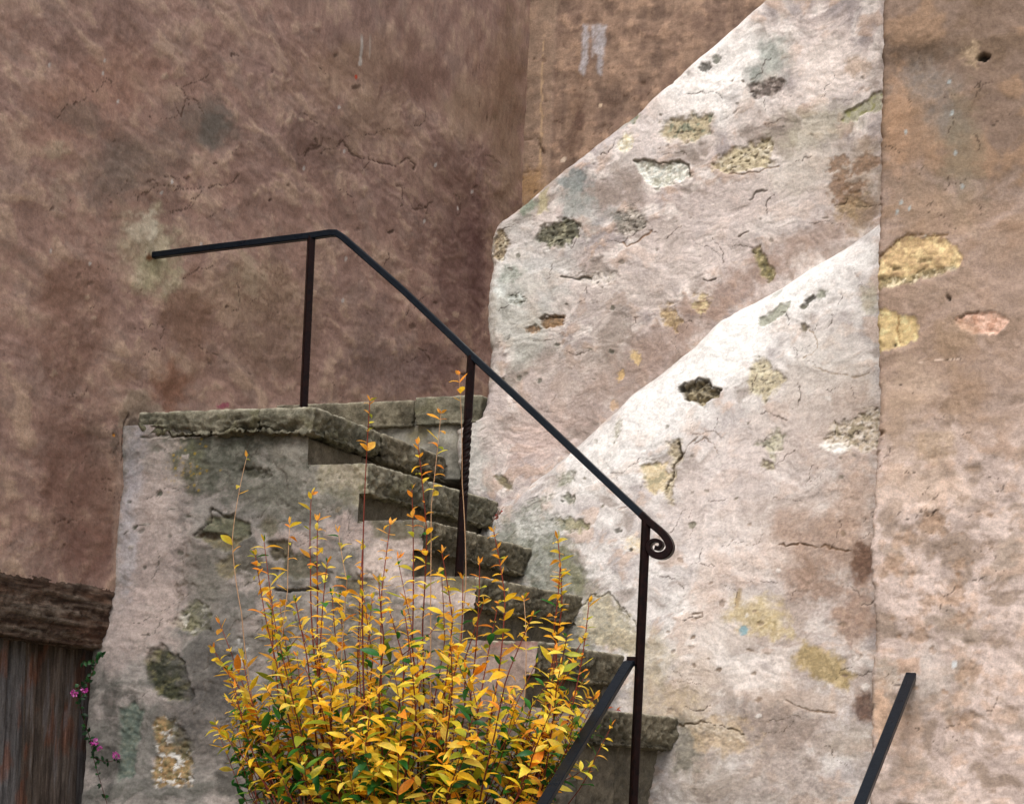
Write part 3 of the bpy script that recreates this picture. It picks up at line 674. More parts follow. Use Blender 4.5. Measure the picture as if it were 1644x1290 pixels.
# ================================================================== house wall on the left (plane a=-1), with the doorway
AH = -1.0
bb = axis_pts((-3.6, -1.3, .05), (-1.3, 1.5, .0075), (1.5, 4.45, .011)); zz = axis_pts((-1.5, -.3, .06), (-.3, 4.0, .0085), (4.0, 6.4, .04))
Sh, Zh = np.meshgrid(bb, zz)
hw = Sheet('a', Sh, Zh, AH)
T_H = [c(136, 109, 100), c(126, 102, 96), c(146, 122, 111), c(124, 106, 99), c(154, 132, 116), c(108, 85, 78)]
T_M = np.mean(T_H, 0)*np.array([1.02, 1.02, .985]); T_H = [(t*np.array([1.02, 1.02, .985])*.68+T_M*.32)*1.58 for t in T_H]
hw.plaster(T_H, 100, .9, .9, 1.45, .3, .05, .10)
hw.ell(150, 150, 110, 60, -30, c(156, 120, 104, 1.1), .6, .6, .6); hw.ell(330, 200, 50, 40, 0, c(118, 106, 96), .7, .6, .5); hw.ell(345, 205, 22, 30, 10, c(112, 106, 98), .8, .6, .5)
hw.ell(230, 260, 60, 50, -20, c(128, 110, 98), .6, .7, .6); hw.ell(560, 110, 90, 40, -10, c(158, 130, 108), .6, .7, .6); hw.ell(600, 190, 60, 40, 20, c(168, 142, 120), .6, .8, .6)
hw.ell(760, 170, 40, 50, 30, c(170, 146, 122), .6, .8, .6); hw.ell(660, 130, 50, 34, 0, c(120, 92, 80), .6, .7, .5); hw.ell(520, 230, 70, 40, -10, c(112, 88, 78), .6, .7, .5)
hw.ell(740, 420, 40, 140, 4, c(112, 84, 78), .7, .6, .6); hw.ell(700, 300, 60, 60, 0, c(122, 96, 84), .5, .7, .6); hw.ell(765, 420, 14, 120, 2, c(100, 72, 68), .7, .6, .6)
hw.ell(640, 590, 50, 40, 0, [c(150, 130, 124), c(136, 112, 104)], .75, .7, .5); hw.ell(590, 560, 30, 80, 10, c(134, 112, 104), .6, .7, .6); hw.ell(700, 590, 30, 34, 0, c(112, 88, 84), .7, .7, .5)
hw.ell(410, 470, 80, 50, 10, [c(164, 140, 118), c(146, 120, 100)], .7, .9, .5); hw.ell(400, 440, 24, 30, 10, c(178, 158, 136), .7, .9, .5)
hw.ell(430, 540, 60, 60, 0, c(140, 116, 100), .6, .7, .6); hw.ell(300, 520, 40, 70, -5, c(132, 102, 84), .7, .7, .5); hw.ell(270, 620, 28, 34, 0, c(142, 102, 82), .8, .6, .5)
hw.ell(120, 780, 60, 100, 0, c(116, 84, 72), .7, .6, .6); hw.ell(150, 880, 40, 50, 0, c(120, 86, 76), .7, .6, .6); hw.ell(110, 540, 50, 80, 0, c(126, 94, 80), .6, .7, .6)
hw.ell(115, 460, 50, 40, -20, c(142, 110, 94), .6, .7, .6); hw.ell(90, 240, 16, 14, 0, c(184, 162, 140), .8, .8, .5, -.002); hw.ell(95, 310, 12, 30, 10, c(170, 148, 130), .6, .8, .5)
hw.ell(130, 190, 40, 26, 0, c(122, 106, 96), .6, .7, .5); hw.ell(180, 280, 40, 50, 30, c(126, 112, 102), .6, .7, .5)
hw.ell(170, 840, 22, 60, 0, c(134, 104, 90), .5, .8, .6); hw.ell(160, 710, 26, 30, 0, c(98, 78, 68), .6, .8, .5)
hw.col *= 1.0
# pale repair where the rail enters
hw.ell(243, 405, 40, 58, -5, [c(184, 172, 144), c(200, 188, 162)], .85, .7, .5, -.004, .005); hw.ell(232, 366, 24, 22, 10, c(214, 204, 182), .9, .8, .4, -.003)
hw.ell(252, 432, 30, 26, 0, [c(164, 154, 126), c(184, 174, 144)], .8, .7, .5); hw.ell(245, 424, 16, 12, 0, c(130, 126, 98), .5, .6, .5); hw.ell(210, 385, 30, 50, 10, c(160, 138, 118), .5, .8, .6)
hw.ell(241, 413, 5, 6, 0, c(110, 66, 34), .9, .4, .4)
# pale ragged plaster above the landing's end
hw.poly([(190, 690), (196, 640), (205, 625), (225, 620), (238, 640), (240, 662), (235, 700)], [c(150, 130, 112), c(166, 146, 128)], .9, 7, 3, -.004, .004)
hw.ell(248, 656, 14, 8, 10, c(176, 156, 138), .8, .6, .4); hw.ell(200, 600, 22, 18, 0, c(140, 112, 94), .6, .8, .5)
hw.poly([(176, 950), (190, 700), (206, 690), (206, 960)], [c(176, 150, 134), c(156, 132, 118)], .7, 4, 4)
hw.ell(185, 710, 8, 26, 5, c(104, 90, 80), .7, .7, .5); hw.ell(183, 698, 2.5, 2.5, 0, c(196, 130, 40), 1, .2, .3)
hw.crack([(205, 665), (200, 690), (196, 740)], 1.4, c(80, 62, 52), .005)
hw.ell(358, 651, 9, 4, -10, c(168, 84, 108), .8, .7, .4)
hw.poly([(576, 60), (581, 60), (579, 106), (575, 106)], c(206, 200, 192), .8, 1.5, 1.2); hw.poly([(591, 60), (594, 60), (592, 95), (590, 95)], c(186, 172, 160), .6, 1.2, 1)
hw.ell(571, 124, 1.8, 4, 0, c(176, 60, 34), .9, .2, .3); hw.ell(570, 139, 7, 4, 0, c(84, 64, 52), .8, .6, .4)
for x, y in ((79, 104), (167, 98), (166, 118), (190, 163), (261, 309), (275, 292), (82, 402), (545, 172), (488, 270), (553, 243), (700, 265), (736, 334), (759, 308), (680, 355), (322, 392), (145, 423), (549, 482), (556, 415)):
    hw.ell(x, y, 2.0, 3.4, 10, c(196, 188, 182), .9, .4, .3)
hw.ell(790, 188, 10, 5, 20, c(90, 76, 60), .8, .6, .3, .004)
hw.crack([(545, 232), (552, 226), (566, 250), (640, 268)], 1.5, c(84, 64, 54)); hw.crack([(640, 262), (655, 255), (668, 262), (664, 272)], 1.6, c(80, 60, 50))
hw.crack([(240, 290), (300, 302), (370, 296), (385, 282)], 1.1, c(92, 70, 60), .003, 6); hw.crack([(280, 170), (292, 186), (300, 160)], 1.5, c(92, 64, 50))
hw.scatter_cracks((80, 80, 780, 640), 60, 16, (12, 60), c(84, 64, 54)); hw.scatter_cracks((80, 650, 180, 900), 14, 17, (10, 40), c(80, 58, 48))
hw.chips((80, 80, 780, 640), 30, 18, c(176, 152, 132), (2, 6), -.002); hw.chips((80, 80, 780, 640), 26, 19, c(92, 72, 62), (2, 6), .003)
# strip of patched plaster beside the inner corner
hw.ell(815, 200, 26, 200, 3, [c(150, 126, 104), c(136, 112, 92)], .7, .7, .5); hw.ell(790, 130, 40, 60, 0, c(144, 112, 92), .5, .8, .6)
DZ = .79; DB0, DB1 = -1.75, -.03
bc = (bb[1:]+bb[:-1])/2; zc = (zz[1:]+zz[:-1])/2
Bc, Zc = np.meshgrid(bc, zc)
hw.keep = ~((Bc > DB0) & (Bc < DB1) & (Zc < DZ-.02+.01*fbm(Bc/.1, Bc*0, 3, 4)))
house = hw.build('house_wall', M_BROWN)
tag(house, 'dark brown plastered house wall on the left with a wooden doorway under a beam', 'wall')
# lintel beam
P, Q, Cc = block_arrays((AH-.22, DB0-.1, .505), (AH+.012, .02, DZ), .011, .02, .004, .008, 5, False)
g = P*np.array([9., 2.2, 30.]); k1 = fbm3(g, 4, 81, .6); g2 = P*np.array([20., 4., 70.]); k2 = fbm3(g2, 3, 82, .6)
wc = c(86, 68, 56)+(c(122, 108, 96)-c(86, 68, 56))*sm(-.2, .4, k1)[:, None]
wc = wc+(c(52, 34, 26)-wc)*(sm(.05, .35, -k2))[:, None]*.8
wc = wc+(c(100, 66, 48)-wc)*(sm(.15, .5, fbm3(P*np.array([6., 2., 12.]), 3, 83)))[:, None]*.3
P[:, 0] += .010*k2+.010*k1
o = mesh('lintel_beam', W(P[:, 0], P[:, 1], P[:, 2]), Q, M_BEAM, house, np.clip(wc, .004, .9)); o['label'] = 'cracked dark wooden lintel beam'
# plank door
bb = axis_pts((DB0-.1, .12, .006)); zz = axis_pts((-1.3, -.3, .05), (-.3, .53, .012))
Sd, Zd = np.meshgrid(bb, zz)
dr = Sheet('a', Sd, Zd, AH-.13)
pw = .21; ph = (Sd+.02)/pw; fr = np.abs(ph-np.round(ph))*pw; pid = np.floor(ph+.5)
k1 = fbm(Sd/.045, Zd/.4, 5, 201, .6); k2 = fbm(Sd/.12, Zd/.25, 4, 202)
base = np.where(((pid*7+3) % 3 == 0)[..., None], c(112, 108, 108), np.where(((pid*7+3) % 3 == 1)[..., None], c(96, 84, 76), c(112, 100, 92)))
dr.col[:] = base; dr.mix(c(132, 82, 60), sm(.15, .5, k2)*.6); dr.mix(c(60, 50, 46), sm(.05, .5, k1)*.6); dr.mix(c(132, 128, 130), sm(.2, .5, -k1)*.5)
dr.d -= .03*sm(.013, .003, fr); dr.d += .004*k1
dr.mix(c(26, 20, 18), sm(.008, .002, fr))
door = dr.build('door', M_PLANK, house, .05); door['label'] = 'weathered door of vertical grey and reddish planks'

# ================================================================== rear wall
BR = 4.38
aa = axis_pts((-1.05, 1.2, .011), (1.2, 5.5, .06)); zz = axis_pts((-1.5, 3.2, .1), (3.2, 5.4, .011), (5.4, 6.4, .05))
Sr, Zr = np.meshgrid(aa, zz)
rw = Sheet('b', Sr, Zr, BR)
T_R = [c(128, 98, 78), c(140, 108, 84), c(112, 84, 66), c(148, 116, 90), c(158, 122, 92), c(100, 76, 60)]
rw.plaster([(t*.72+t.mean()*.28)*1.12 for t in T_R], 130, .9, 1.2, 1., .6, .03, .4)
edge = .012*fbm(Zr/.1, Zr*0, 4, 141)
strip = sm(.012, .0, np.abs(Sr+.92+edge)-.10); rw.mix(c(162, 138, 118), strip*.4); rw.d += .012*strip
rw.crack([(832, 40), (834, 150), (828, 180), (838, 172)], 1.5, c(90, 70, 54)); rw.crack([(872, 60), (870, 200), (868, 290)], 1.8, c(186, 156, 122), .004)
rw.crack([(828, 275), (840, 280), (868, 274)], 1.8, c(86, 64, 50)); rw.crack([(866, 225), (872, 245)], 2.5, c(70, 50, 38), .01)
rw.crack([(830, 225), (860, 222), (868, 230)], 1.4, c(100, 80, 64))
rw.ell(856, 300, 22, 26, 0, [c(160, 126, 88), c(146, 116, 84)], .8, .6, .5)
rw.ell(925, 180, 12, 80, 5, c(96, 74, 60), .5, .8, .6); rw.ell(930, 195, 8, 16, 5, c(84, 62, 54), .7, .6, .4)
for q in ([(936, 40), (946, 40), (944, 95), (938, 122), (930, 112), (934, 90)], [(958, 40), (974, 40), (970, 90), (966, 122), (960, 116), (962, 90), (955, 85)], [(950, 40), (956, 40), (955, 86), (952, 92)]):
    rw.poly(q, [c(176, 170, 172), c(150, 142, 140)], .85, 3, 3)
rw.ell(980, 165, 14, 6, 10, c(90, 70, 58), .7, .7, .4, .003); rw.ell(964, 169, 3, 2.5, 0, c(210, 186, 158), .9, .4, .3); rw.ell(905, 257, 5, 3, -20, c(216, 196, 174), .9, .4, .3)
rw.scatter_cracks((880, 80, 1120, 320), 24, 20, (10, 50), c(90, 68, 54)); rw.chips((830, 80, 1100, 320), 20, 21, c(92, 70, 56), (2, 5))
o = rw.build('rear_wall', M_BROWN, None, .3)
tag(o, 'orange-brown plastered wall at the back with white drip marks, above the slope', 'wall')
#@@STAIRS
# ================================================================== staircase
stair = empty('stone_staircase', 'mossy worn stone staircase rising left between plastered walls to a slab landing', 'staircase')
SA = [0, .263, .547, .809, 1.113, 1.379]
SZ = [1.612, 1.365, 1.112, .866, .591, .310]
END = [1.33, 1.19, 1.04, .93, .85, .77]
TH_ = [.135, .138, .138, .142, .146, .15]
# outer plastered side wall
aa = axis_pts((-1.04, 1.40, .006)); zz = axis_pts((-1.5, -.3, .06), (-.3, 1.60, .006))
Ss, Zs = np.meshgrid(aa, zz)
off_l = np.interp(Zs, [-1.5, 0., .2, .46, .8, 1.2, 1.6], [.33, .19, .185, .16, .075, .06, .05])
off_r = np.interp(Zs, [-1.5, 0., .8, 1.6], [.16, .06, .015, .004])
w = sm(-.95, -.2, Ss)
sw = Sheet('b', Ss, Zs, -(off_l*(1-w)+off_r*w))
T_S = [c(132, 127, 121), c(152, 145, 139), c(112, 109, 104), c(170, 159, 153), c(98, 96, 90), c(84, 82, 77)]
sw.plaster(T_S, 150, 1.2)
PK = [c(174, 157, 150), c(152, 139, 134)]
sw.ell(230, 800, 40, 130, 6, PK, .8, .6, .6); sw.ell(215, 780, 16, 110, 4, c(172, 168, 172), .7, .6, .6); sw.ell(200, 990, 34, 90, 8, PK, .75, .6, .6); sw.ell(270, 900, 50, 60, 0, PK, .6, .7, .6)
sw.ell(300, 770, 36, 28, 0, PK, .7, .7, .5); sw.ell(500, 780, 70, 40, 0, [c(176, 168, 158), c(150, 146, 138)], .7, .7, .5); sw.ell(440, 760, 60, 40, 10, [c(160, 152, 142), c(130, 126, 118)], .7, .7, .5)
sw.ell(620, 900, 50, 40, -10, [c(206, 190, 182), c(190, 176, 170)], .85, .7, .5); sw.ell(690, 945, 40, 24, 0, [c(206, 190, 184), c(190, 172, 168)], .85, .7, .4); sw.ell(560, 850, 40, 24, 10, PK, .8, .8, .5)
sw.ell(740, 960, 50, 22, 0, [c(204, 190, 184), c(186, 172, 166)], .85, .7, .4); sw.ell(480, 870, 40, 20, 20, PK, .7, .8, .5)
sw.ell(830, 1060, 60, 40, 0, [c(170, 150, 142), c(150, 132, 126)], .8, .7, .5); sw.ell(780, 1120, 90, 60, 0, [c(164, 146, 138), c(138, 124, 118)], .7, .7, .5); sw.ell(930, 1160, 50, 36, 0, [c(176, 160, 150), c(150, 138, 128)], .8, .7, .5)
sw.ell(330, 1150, 60, 70, 0, [c(104, 98, 94), c(128, 120, 114)], .7, .7, .5); sw.ell(330, 920, 40, 60, 0, c(136, 128, 120), .6, .7, .5)
# black-green run-off under the landing slab
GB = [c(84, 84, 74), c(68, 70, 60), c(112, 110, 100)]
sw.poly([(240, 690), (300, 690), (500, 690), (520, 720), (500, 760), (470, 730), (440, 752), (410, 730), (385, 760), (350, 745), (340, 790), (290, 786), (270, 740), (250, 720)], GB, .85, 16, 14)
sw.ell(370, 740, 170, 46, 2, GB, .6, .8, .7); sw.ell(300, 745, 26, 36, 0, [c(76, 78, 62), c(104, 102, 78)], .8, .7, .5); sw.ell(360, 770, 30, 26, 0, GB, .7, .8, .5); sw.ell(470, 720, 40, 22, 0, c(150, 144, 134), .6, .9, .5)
for i in range(46):
    x = random.gauss(300, 22); y = random.gauss(745, 28)
    sw.ell(x, y, random.uniform(1, 2.6), random.uniform(1, 2.2), 0, c(150, 124, 40), .8, .3, .3)
sw.crack([(228, 702), (270, 699), (330, 700), (375, 692)], 1.8, c(70, 64, 56), .008, 3); sw.crack([(228, 704), (300, 703), (360, 698)], 1.2, c(190, 180, 168), -.004, 3)
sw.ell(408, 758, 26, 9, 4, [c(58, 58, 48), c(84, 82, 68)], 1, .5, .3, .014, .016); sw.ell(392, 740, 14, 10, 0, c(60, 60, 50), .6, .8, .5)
sw.ell(420, 735, 8, 16, 0, c(150, 144, 137), .6, .8, .5)
# exposed stones
sw.poly([(314, 862), (330, 845), (332, 828), (350, 830), (376, 826), (402, 842), (402, 858), (382, 872), (370, 884), (345, 880), (325, 866)], [c(102, 102, 84), c(88, 88, 74), c(120, 116, 98)], 1, 4, 2.5, .010, .008)
sw.crack([(312, 858), (335, 838), (338, 815), (360, 830), (378, 824)], 2.2, c(60, 54, 44), .012, 3); sw.ell(340, 860, 24, 6, 4, c(60, 46, 32), .9, .6, .3, .014)
sw.poly([(325, 866), (360, 862), (385, 866), (375, 884), (345, 880)], [c(120, 108, 80), c(100, 94, 76)], .9, 4, 3, .004, .008)
sw.ell(434, 846, 15, 17, -20, [c(98, 94, 80), c(116, 110, 96)], 1, .4, .3, .004, .006)
sw.poly([(270, 1000), (285, 988), (300, 965), (318, 962), (338, 985), (336, 1010), (310, 1020), (285, 1008)], [c(136, 132, 104), c(92, 90, 66), c(190, 186, 172)], 1, 6, 3, .006, .022, .012)
sw.poly([(228, 1060), (240, 1042), (264, 1034), (280, 1050), (296, 1062), (302, 1090), (312, 1118), (300, 1128), (255, 1116), (240, 1090)], [c(70, 70, 52), c(52, 54, 42), c(106, 102, 72)], 1, 5, 3, .014, .022, .008)
sw.ell(262, 1082, 18, 22, -20, c(48, 50, 42), .7, .6, .5)
sw.poly([(192, 1135), (215, 1128), (232, 1140), (222, 1170), (212, 1250), (188, 1250)], [c(96, 108, 100), c(120, 126, 112), c(82, 92, 84)], .95, 7, 4, .006, .010)
sw.poly([(245, 1160), (262, 1148), (285, 1155), (305, 1200), (310, 1260), (245, 1260), (250, 1200)], [c(160, 130, 92), c(120, 112, 82), c(206, 202, 196)], 1, 7, 3, .006, .020, .010)
sw.ell(290, 1190, 12, 34, -20, [c(66, 64, 48), c(100, 96, 72)], .8, .7, .4, .004, .01)
sw.poly([(345, 905), (370, 890), (380, 912), (372, 930), (350, 925)], [c(128, 116, 86), c(150, 138, 104)], .9, 5, 3, .004, .01)
sw.poly([(455, 895), (480, 885), (505, 892), (508, 925), (480, 930), (452, 922)], [c(84, 82, 70), c(104, 98, 86)], 1, 5, 3, .010, .010); sw.crack([(440, 945), (480, 948), (515, 944)], 3., c(44, 42, 36), .02, 3)
sw.poly([(430, 870), (465, 865), (470, 890), (440, 900)], [c(90, 82, 62), c(70, 66, 54)], .9, 6, 3, .010, .014, .008)
sw.ell(565, 940, 24, 14, 0, [c(86, 82, 70), c(110, 104, 90)], .9, .6, .4, .008, .012); sw.ell(590, 935, 20, 14, 0, [c(90, 86, 72), c(120, 112, 98)], .8, .8, .4, .008, .012)
sw.ell(560, 980, 30, 18, 0, [c(96, 92, 78), c(130, 122, 108)], .7, .8, .4, .004, .012)
sw.poly([(510, 735), (530, 742), (596, 742), (592, 800), (590, 822), (540, 800), (512, 790)], [c(150, 142, 116), c(168, 160, 142), c(120, 116, 88)], .8, 8, 6, .002, .008)
sw.poly([(590, 830), (640, 836), (686, 832), (684, 860), (640, 866), (600, 862)], [c(98, 94, 78), c(120, 114, 98)], .85, 6, 4)
sw.poly([(700, 922), (766, 926), (764, 950), (720, 950)], [c(98, 94, 72), c(120, 112, 92)], .85, 6, 4)
sw.ell(820, 1030, 40, 14, 3, [c(132, 98, 90), c(152, 120, 110)], .9, .5, .4)
sw.ell(380, 1050, 14, 22, 20, [c(206, 204, 200), c(120, 116, 108)], .8, .8, .4, .004, .02)
sw.ell(470, 1090, 40, 30, 0, c(120, 112, 106), .6, .8, .5); sw.ell(660, 1020, 50, 30, 0, [c(150, 138, 132), c(110, 102, 96)], .7, .8, .5)
sw.ell(450, 790, 60, 34, 20, [c(92, 90, 82), c(120, 116, 108)], .7, .9, .6); sw.ell(330, 930, 26, 60, 15, [c(92, 90, 82), c(116, 112, 104)], .7, .9, .6)
sw.ell(400, 800, 26, 20, 0, [c(98, 96, 88), c(84, 82, 74)], .7, .9, .5); sw.ell(540, 800, 30, 26, 0, [c(110, 108, 98), c(92, 90, 82)], .6, .9, .5)
sw.ell(330, 1040, 50, 40, -20, [c(100, 96, 92), c(80, 78, 74)], .65, .9, .6); sw.ell(340, 1130, 70, 40, -30, [c(84, 82, 80), c(108, 102, 98)], .75, .9, .6)
sw.ell(260, 960, 30, 50, 10, c(182, 164, 156), .6, .9, .6); sw.ell(205, 880, 14, 70, 4, c(168, 164, 166), .6, .8, .6); sw.ell(245, 830, 30, 30, 0, c(180, 164, 156), .6, .9, .5)
sw.ell(262, 800, 34, 90, 4, [c(188, 172, 164), c(168, 156, 150)], .6, .9, .6); sw.ell(236, 1010, 44, 50, 0, [c(184, 166, 158), c(160, 146, 138)], .6, .9, .6)
sw.ell(350, 1090, 40, 60, -30, [c(70, 68, 66), c(96, 92, 88)], .7, .9, .6); sw.ell(460, 800, 50, 26, 10, [c(80, 80, 70), c(104, 102, 92)], .7, 1., .5); sw.ell(390, 905, 30, 24, 0, [c(88, 84, 74), c(112, 106, 96)], .7, 1., .5)
sw.ell(545, 762, 30, 16, 0, [c(176, 166, 150), c(150, 142, 122)], .7, .9, .5)
sw.col *= .9
lum = sw.nz['n3']*.6+sw.nz['n2']*.5; sw.col *= (1+.28*np.clip(lum, -1, 1))[..., None]
sw.scatter_cracks((190, 700, 560, 960), 30, 23, (12, 60), c(74, 68, 60)); sw.scatter_cracks((170, 960, 420, 1210), 30, 24, (12, 60), c(76, 68, 60))
sw.crack([(300, 870), (285, 960), (276, 1000)], 2., c(120, 108, 98), .006, 10); sw.crack([(435, 740), (455, 760), (462, 790)], 1.4, c(90, 82, 74))
sw.chips((190, 700, 560, 960), 26, 25, c(84, 82, 72), (2, 7), .005); sw.chips((190, 700, 680, 960), 12, 26, c(158, 150, 143), (2, 6), -.002)
zc = (Zs[1:, 1:]+Zs[:-1, :-1])/2; ac = (Ss[1:, 1:]+Ss[:-1, :-1])/2
rag = .022*np.clip(fbm(ac/.05, zc/.05, 4, 181), 0, 1)
sw.keep = (ac < -.05) & (zc < SZ[0]-.06)
for k in range(1, 6):
    sw.keep |= (ac < SA[k]-.05) & (zc < SZ[k]-.003-rag)
    sw.keep |= (ac < SA[k]-.004-rag*.5) & (zc < SZ[k]-.003-rag) & (zc > SZ[k]-TH_[k]+rag)
o = sw.build('side_wall', M_PLASTER, stair); o['label'] = 'grey stained plaster flank of the stair with stones showing'
# landing: slab in blocks
def tones(f): return [t*f for t in TONE]
stone('landing_slab', [((-.925, -.062, SZ[0]-.115), (-.28, .62, SZ[0]), dict(tone=TONE_MOSS)), ((-.285, -.055, SZ[0]-.122), (.0, .60, SZ[0]-.001), dict(tone=TONE_MOSS)), ((-.30, .607, SZ[0]-.13), (.004, 1.31, SZ[0]-.003), {}), ((-1.02, .615, SZ[0]-.12), (-.29, 1.36, SZ[0]-.006), {})], stair, seed=3, chunk=.018, amp=.011, r=.012, foot=.045, step=.009)
for k in range(1, 6):
    z = SZ[k]; e = END[k]; j = [.0, .52, .46, .0, .40, .0][k]
    t = [None, TONE_MOSS, TONE, TONE, TONE, TONE][k]
    lo = SA[k-1]-.20; blocks = []
    if j:
        blocks = [((lo, .014, z-TH_[k]), (SA[k], j, z), dict(tone=t)), ((lo, j+.006, z-TH_[k]-.004), (SA[k]+.004, e, z-.003), dict(tone=t))]
    else: blocks = [((lo, .014, z-TH_[k]), (SA[k], e, z), dict(tone=t))]
    stone('tread', blocks, stair, skew=SKEW[k], seed=11+k*5, chunk=.011, amp=.011, r=.010, rough_faces=(1, .2, 1), step=.008)
for k in range(0, 6):
    z0 = SZ[k+1]-.01 if k < 5 else -.15
    a1 = SA[k]-.072; a0 = a1-.30
    j = [.55, .62, .38, .4, .45, .3][k]
    red = [((a0, .70, SZ[1]+.01), (a1+.006, 1.06, SZ[1]+.075), dict(tone=[c(124, 90, 80), c(140, 104, 92), c(104, 82, 74), c(120, 100, 90), c(150, 120, 106)]))] if k == 0 else []
    stone('riser', red+[((a0, .006, z0), (a1, j, SZ[k]-TH_[k]+.012), {}), ((a0, j+.004, z0), (a1-.006, 1.36 if k == 0 else END[k]+.18, SZ[k]-TH_[k]+.012), {})], stair, skew=SKEW[k], seed=61+k*5, chunk=.006, amp=.005, r=.008, tone=TONE_RISER, step=.012, foot=0)
# back step from the landing into the passage, and the platform behind it
stone('back_step', [((-1.02, 1.30, 1.768), (-.19, 1.72, 1.905), {}), ((-.184, 1.292, 1.772), (.19, 1.72, 1.918), dict(tone=TONE_MOSS))], stair, seed=101, chunk=.008, amp=.007, r=.010)
aa = axis_pts((-1.02, .22, .008)); zz = axis_pts((1.5, 1.80, .008))
S_, Z_ = np.meshgrid(aa, zz); br = Sheet('b', S_, Z_, 1.335)
br.plaster([c(120, 116, 106), c(140, 134, 124), c(100, 98, 90), c(150, 146, 136), c(96, 92, 80), c(88, 86, 78)], 170, .8)
br.ell(715, 700, 22, 16, 0, [c(160, 156, 146), c(140, 136, 122)], .9, .5, .4, -.006); br.ell(670, 700, 16, 14, 0, [c(120, 112, 86), c(104, 100, 84)], .8, .5, .4)
br.build('back_riser', M_PLASTER, stair, .3)
stone('platform', [((-1.02, 1.70, 1.5), (.30, 4.4, 1.89), {})], stair, seed=121, step=.06, chunk=.006)
# lower landing and the flight that comes up towards it
stone('lower_landing', [((1.30, -.14, -.27), (2.02, 1.0, -.14), {}), ((2.026, -.135, -.27), (2.9, .62, -.142), {})], stair, seed=131, step=.02, chunk=.014)
for k in range(6):
    b1 = -.10-.29*k; z = -.14-.17*(k+1)
    stone('tread', [((1.42, b1-.33, z-.13), (2.85, b1, z), {})], stair, seed=141+k*3, step=.03, chunk=.012)
    stone('riser', [((1.45, b1-.28, z-.75), (2.82, b1, z-.12), {})], stair, seed=171+k*3, step=.05, chunk=.006, tone=TONE_RISER)
stone('core', [((1.38, -.09, -1.45), (2.85, .9, -.275), {})], stair, seed=191, step=.06, tone=TONE_RISER)

#@@IRON
# ================================================================== iron handrails
def sweep(path, prof, up0=None, twist=None, scale=None):
    """path in (a,b,z); prof list of (side, up) offsets; returns verts (a,b,z) and quads"""
    p = np.array(path, float); n = len(p); m = len(prof)
    t = np.gradient(p, axis=0); t /= np.linalg.norm(t, axis=1)[:, None]
    V_ = []
    for i in range(n):
        side = np.array([0, 1., 0]) if up0 is None else np.array(up0, float)
        side = side-t[i]*(side@t[i]); side /= np.linalg.norm(side)
        nn = np.cross(t[i], side)
        ang = 0 if twist is None else twist[i]; k = 1 if scale is None else scale[i]
        ca, sa = math.cos(ang), math.sin(ang)
        for (x, y) in prof:
            X, Y = (x*ca-y*sa), (x*sa+y*ca)
            sc = k if np.ndim(k) else (k, k)
            V_.append(p[i]+side*X*sc[0]+nn*Y*sc[1])
    Q = []
    for i in range(n-1):
        for j in range(m):
            Q.append((i*m+j, i*m+(j+1) % m, (i+1)*m+(j+1) % m, (i+1)*m+j))
    V_ = np.array(V_)
    ends = np.array([p[0], p[-1]]); V_ = np.concatenate([V_, ends])
    T = []
    for j in range(m):
        T.append((n*m, (j+1) % m, j)); T.append((n*m+1, (n-1)*m+j, (n-1)*m+(j+1) % m))
    return V_, np.array(Q), np.array(T)
def bar(name, path, w, h, mat, parent, ch=.25, **kw):
    x, y, q = w/2, h/2, min(w, h)*ch/2
    pr = [(-x+q, -y), (x-q, -y), (x, -y+q), (x, y-q), (x-q, y), (-x+q, y), (-x, y-q), (-x, -y+q)]
    V_, Q, T = sweep(path, pr, **kw)
    o = mesh(name, W(V_[:, 0], V_[:, 1], V_[:, 2]), Q, mat, parent, None, False, T)
    return o
def dense(pts, n=10):
    r = []
    for a, b in zip(pts[:-1], pts[1:]):
        for k in range(n): r.append(np.array(a)+(np.array(b)-np.array(a))*k/n)
    r.append(np.array(pts[-1])); return r
def catmull(pts, n=6):
    P = [np.array(p, float) for p in pts]; P = [2*P[0]-P[1]]+P+[2*P[-1]-P[-2]]; r = []
    for i in range(1, len(P)-2):
        for k in range(n):
            t = k/n
            r.append(.5*((2*P[i])+(-P[i-1]+P[i+1])*t+(2*P[i-1]-5*P[i]+4*P[i+1]-P[i+2])*t*t+(-P[i-1]+3*P[i]-3*P[i+1]+P[i+2])*t**3))
    r.append(P[-2]); return r
BP = .07
def pb(x, y, b=BP):
    a, z = atb(x, y, b); return (a, b, z)
rail = empty('iron_handrail', 'black wrought iron stair handrail with a twisted middle post and a scroll end', 'handrail')
b0, z0 = ata(240, 411, AH-.03)
top = [(AH-.03, b0, z0), pb(350, 397), pb(500, 379), pb(530, 374.5), pb(541, 374.5), pb(552, 382), pb(650, 468), pb(757, 570), pb(860, 665), pb(950, 750), pb(1036, 831)]
o = bar('top_rail', top[:1]+dense(top[1:], 4), .034, .029, M_RAIL, rail)
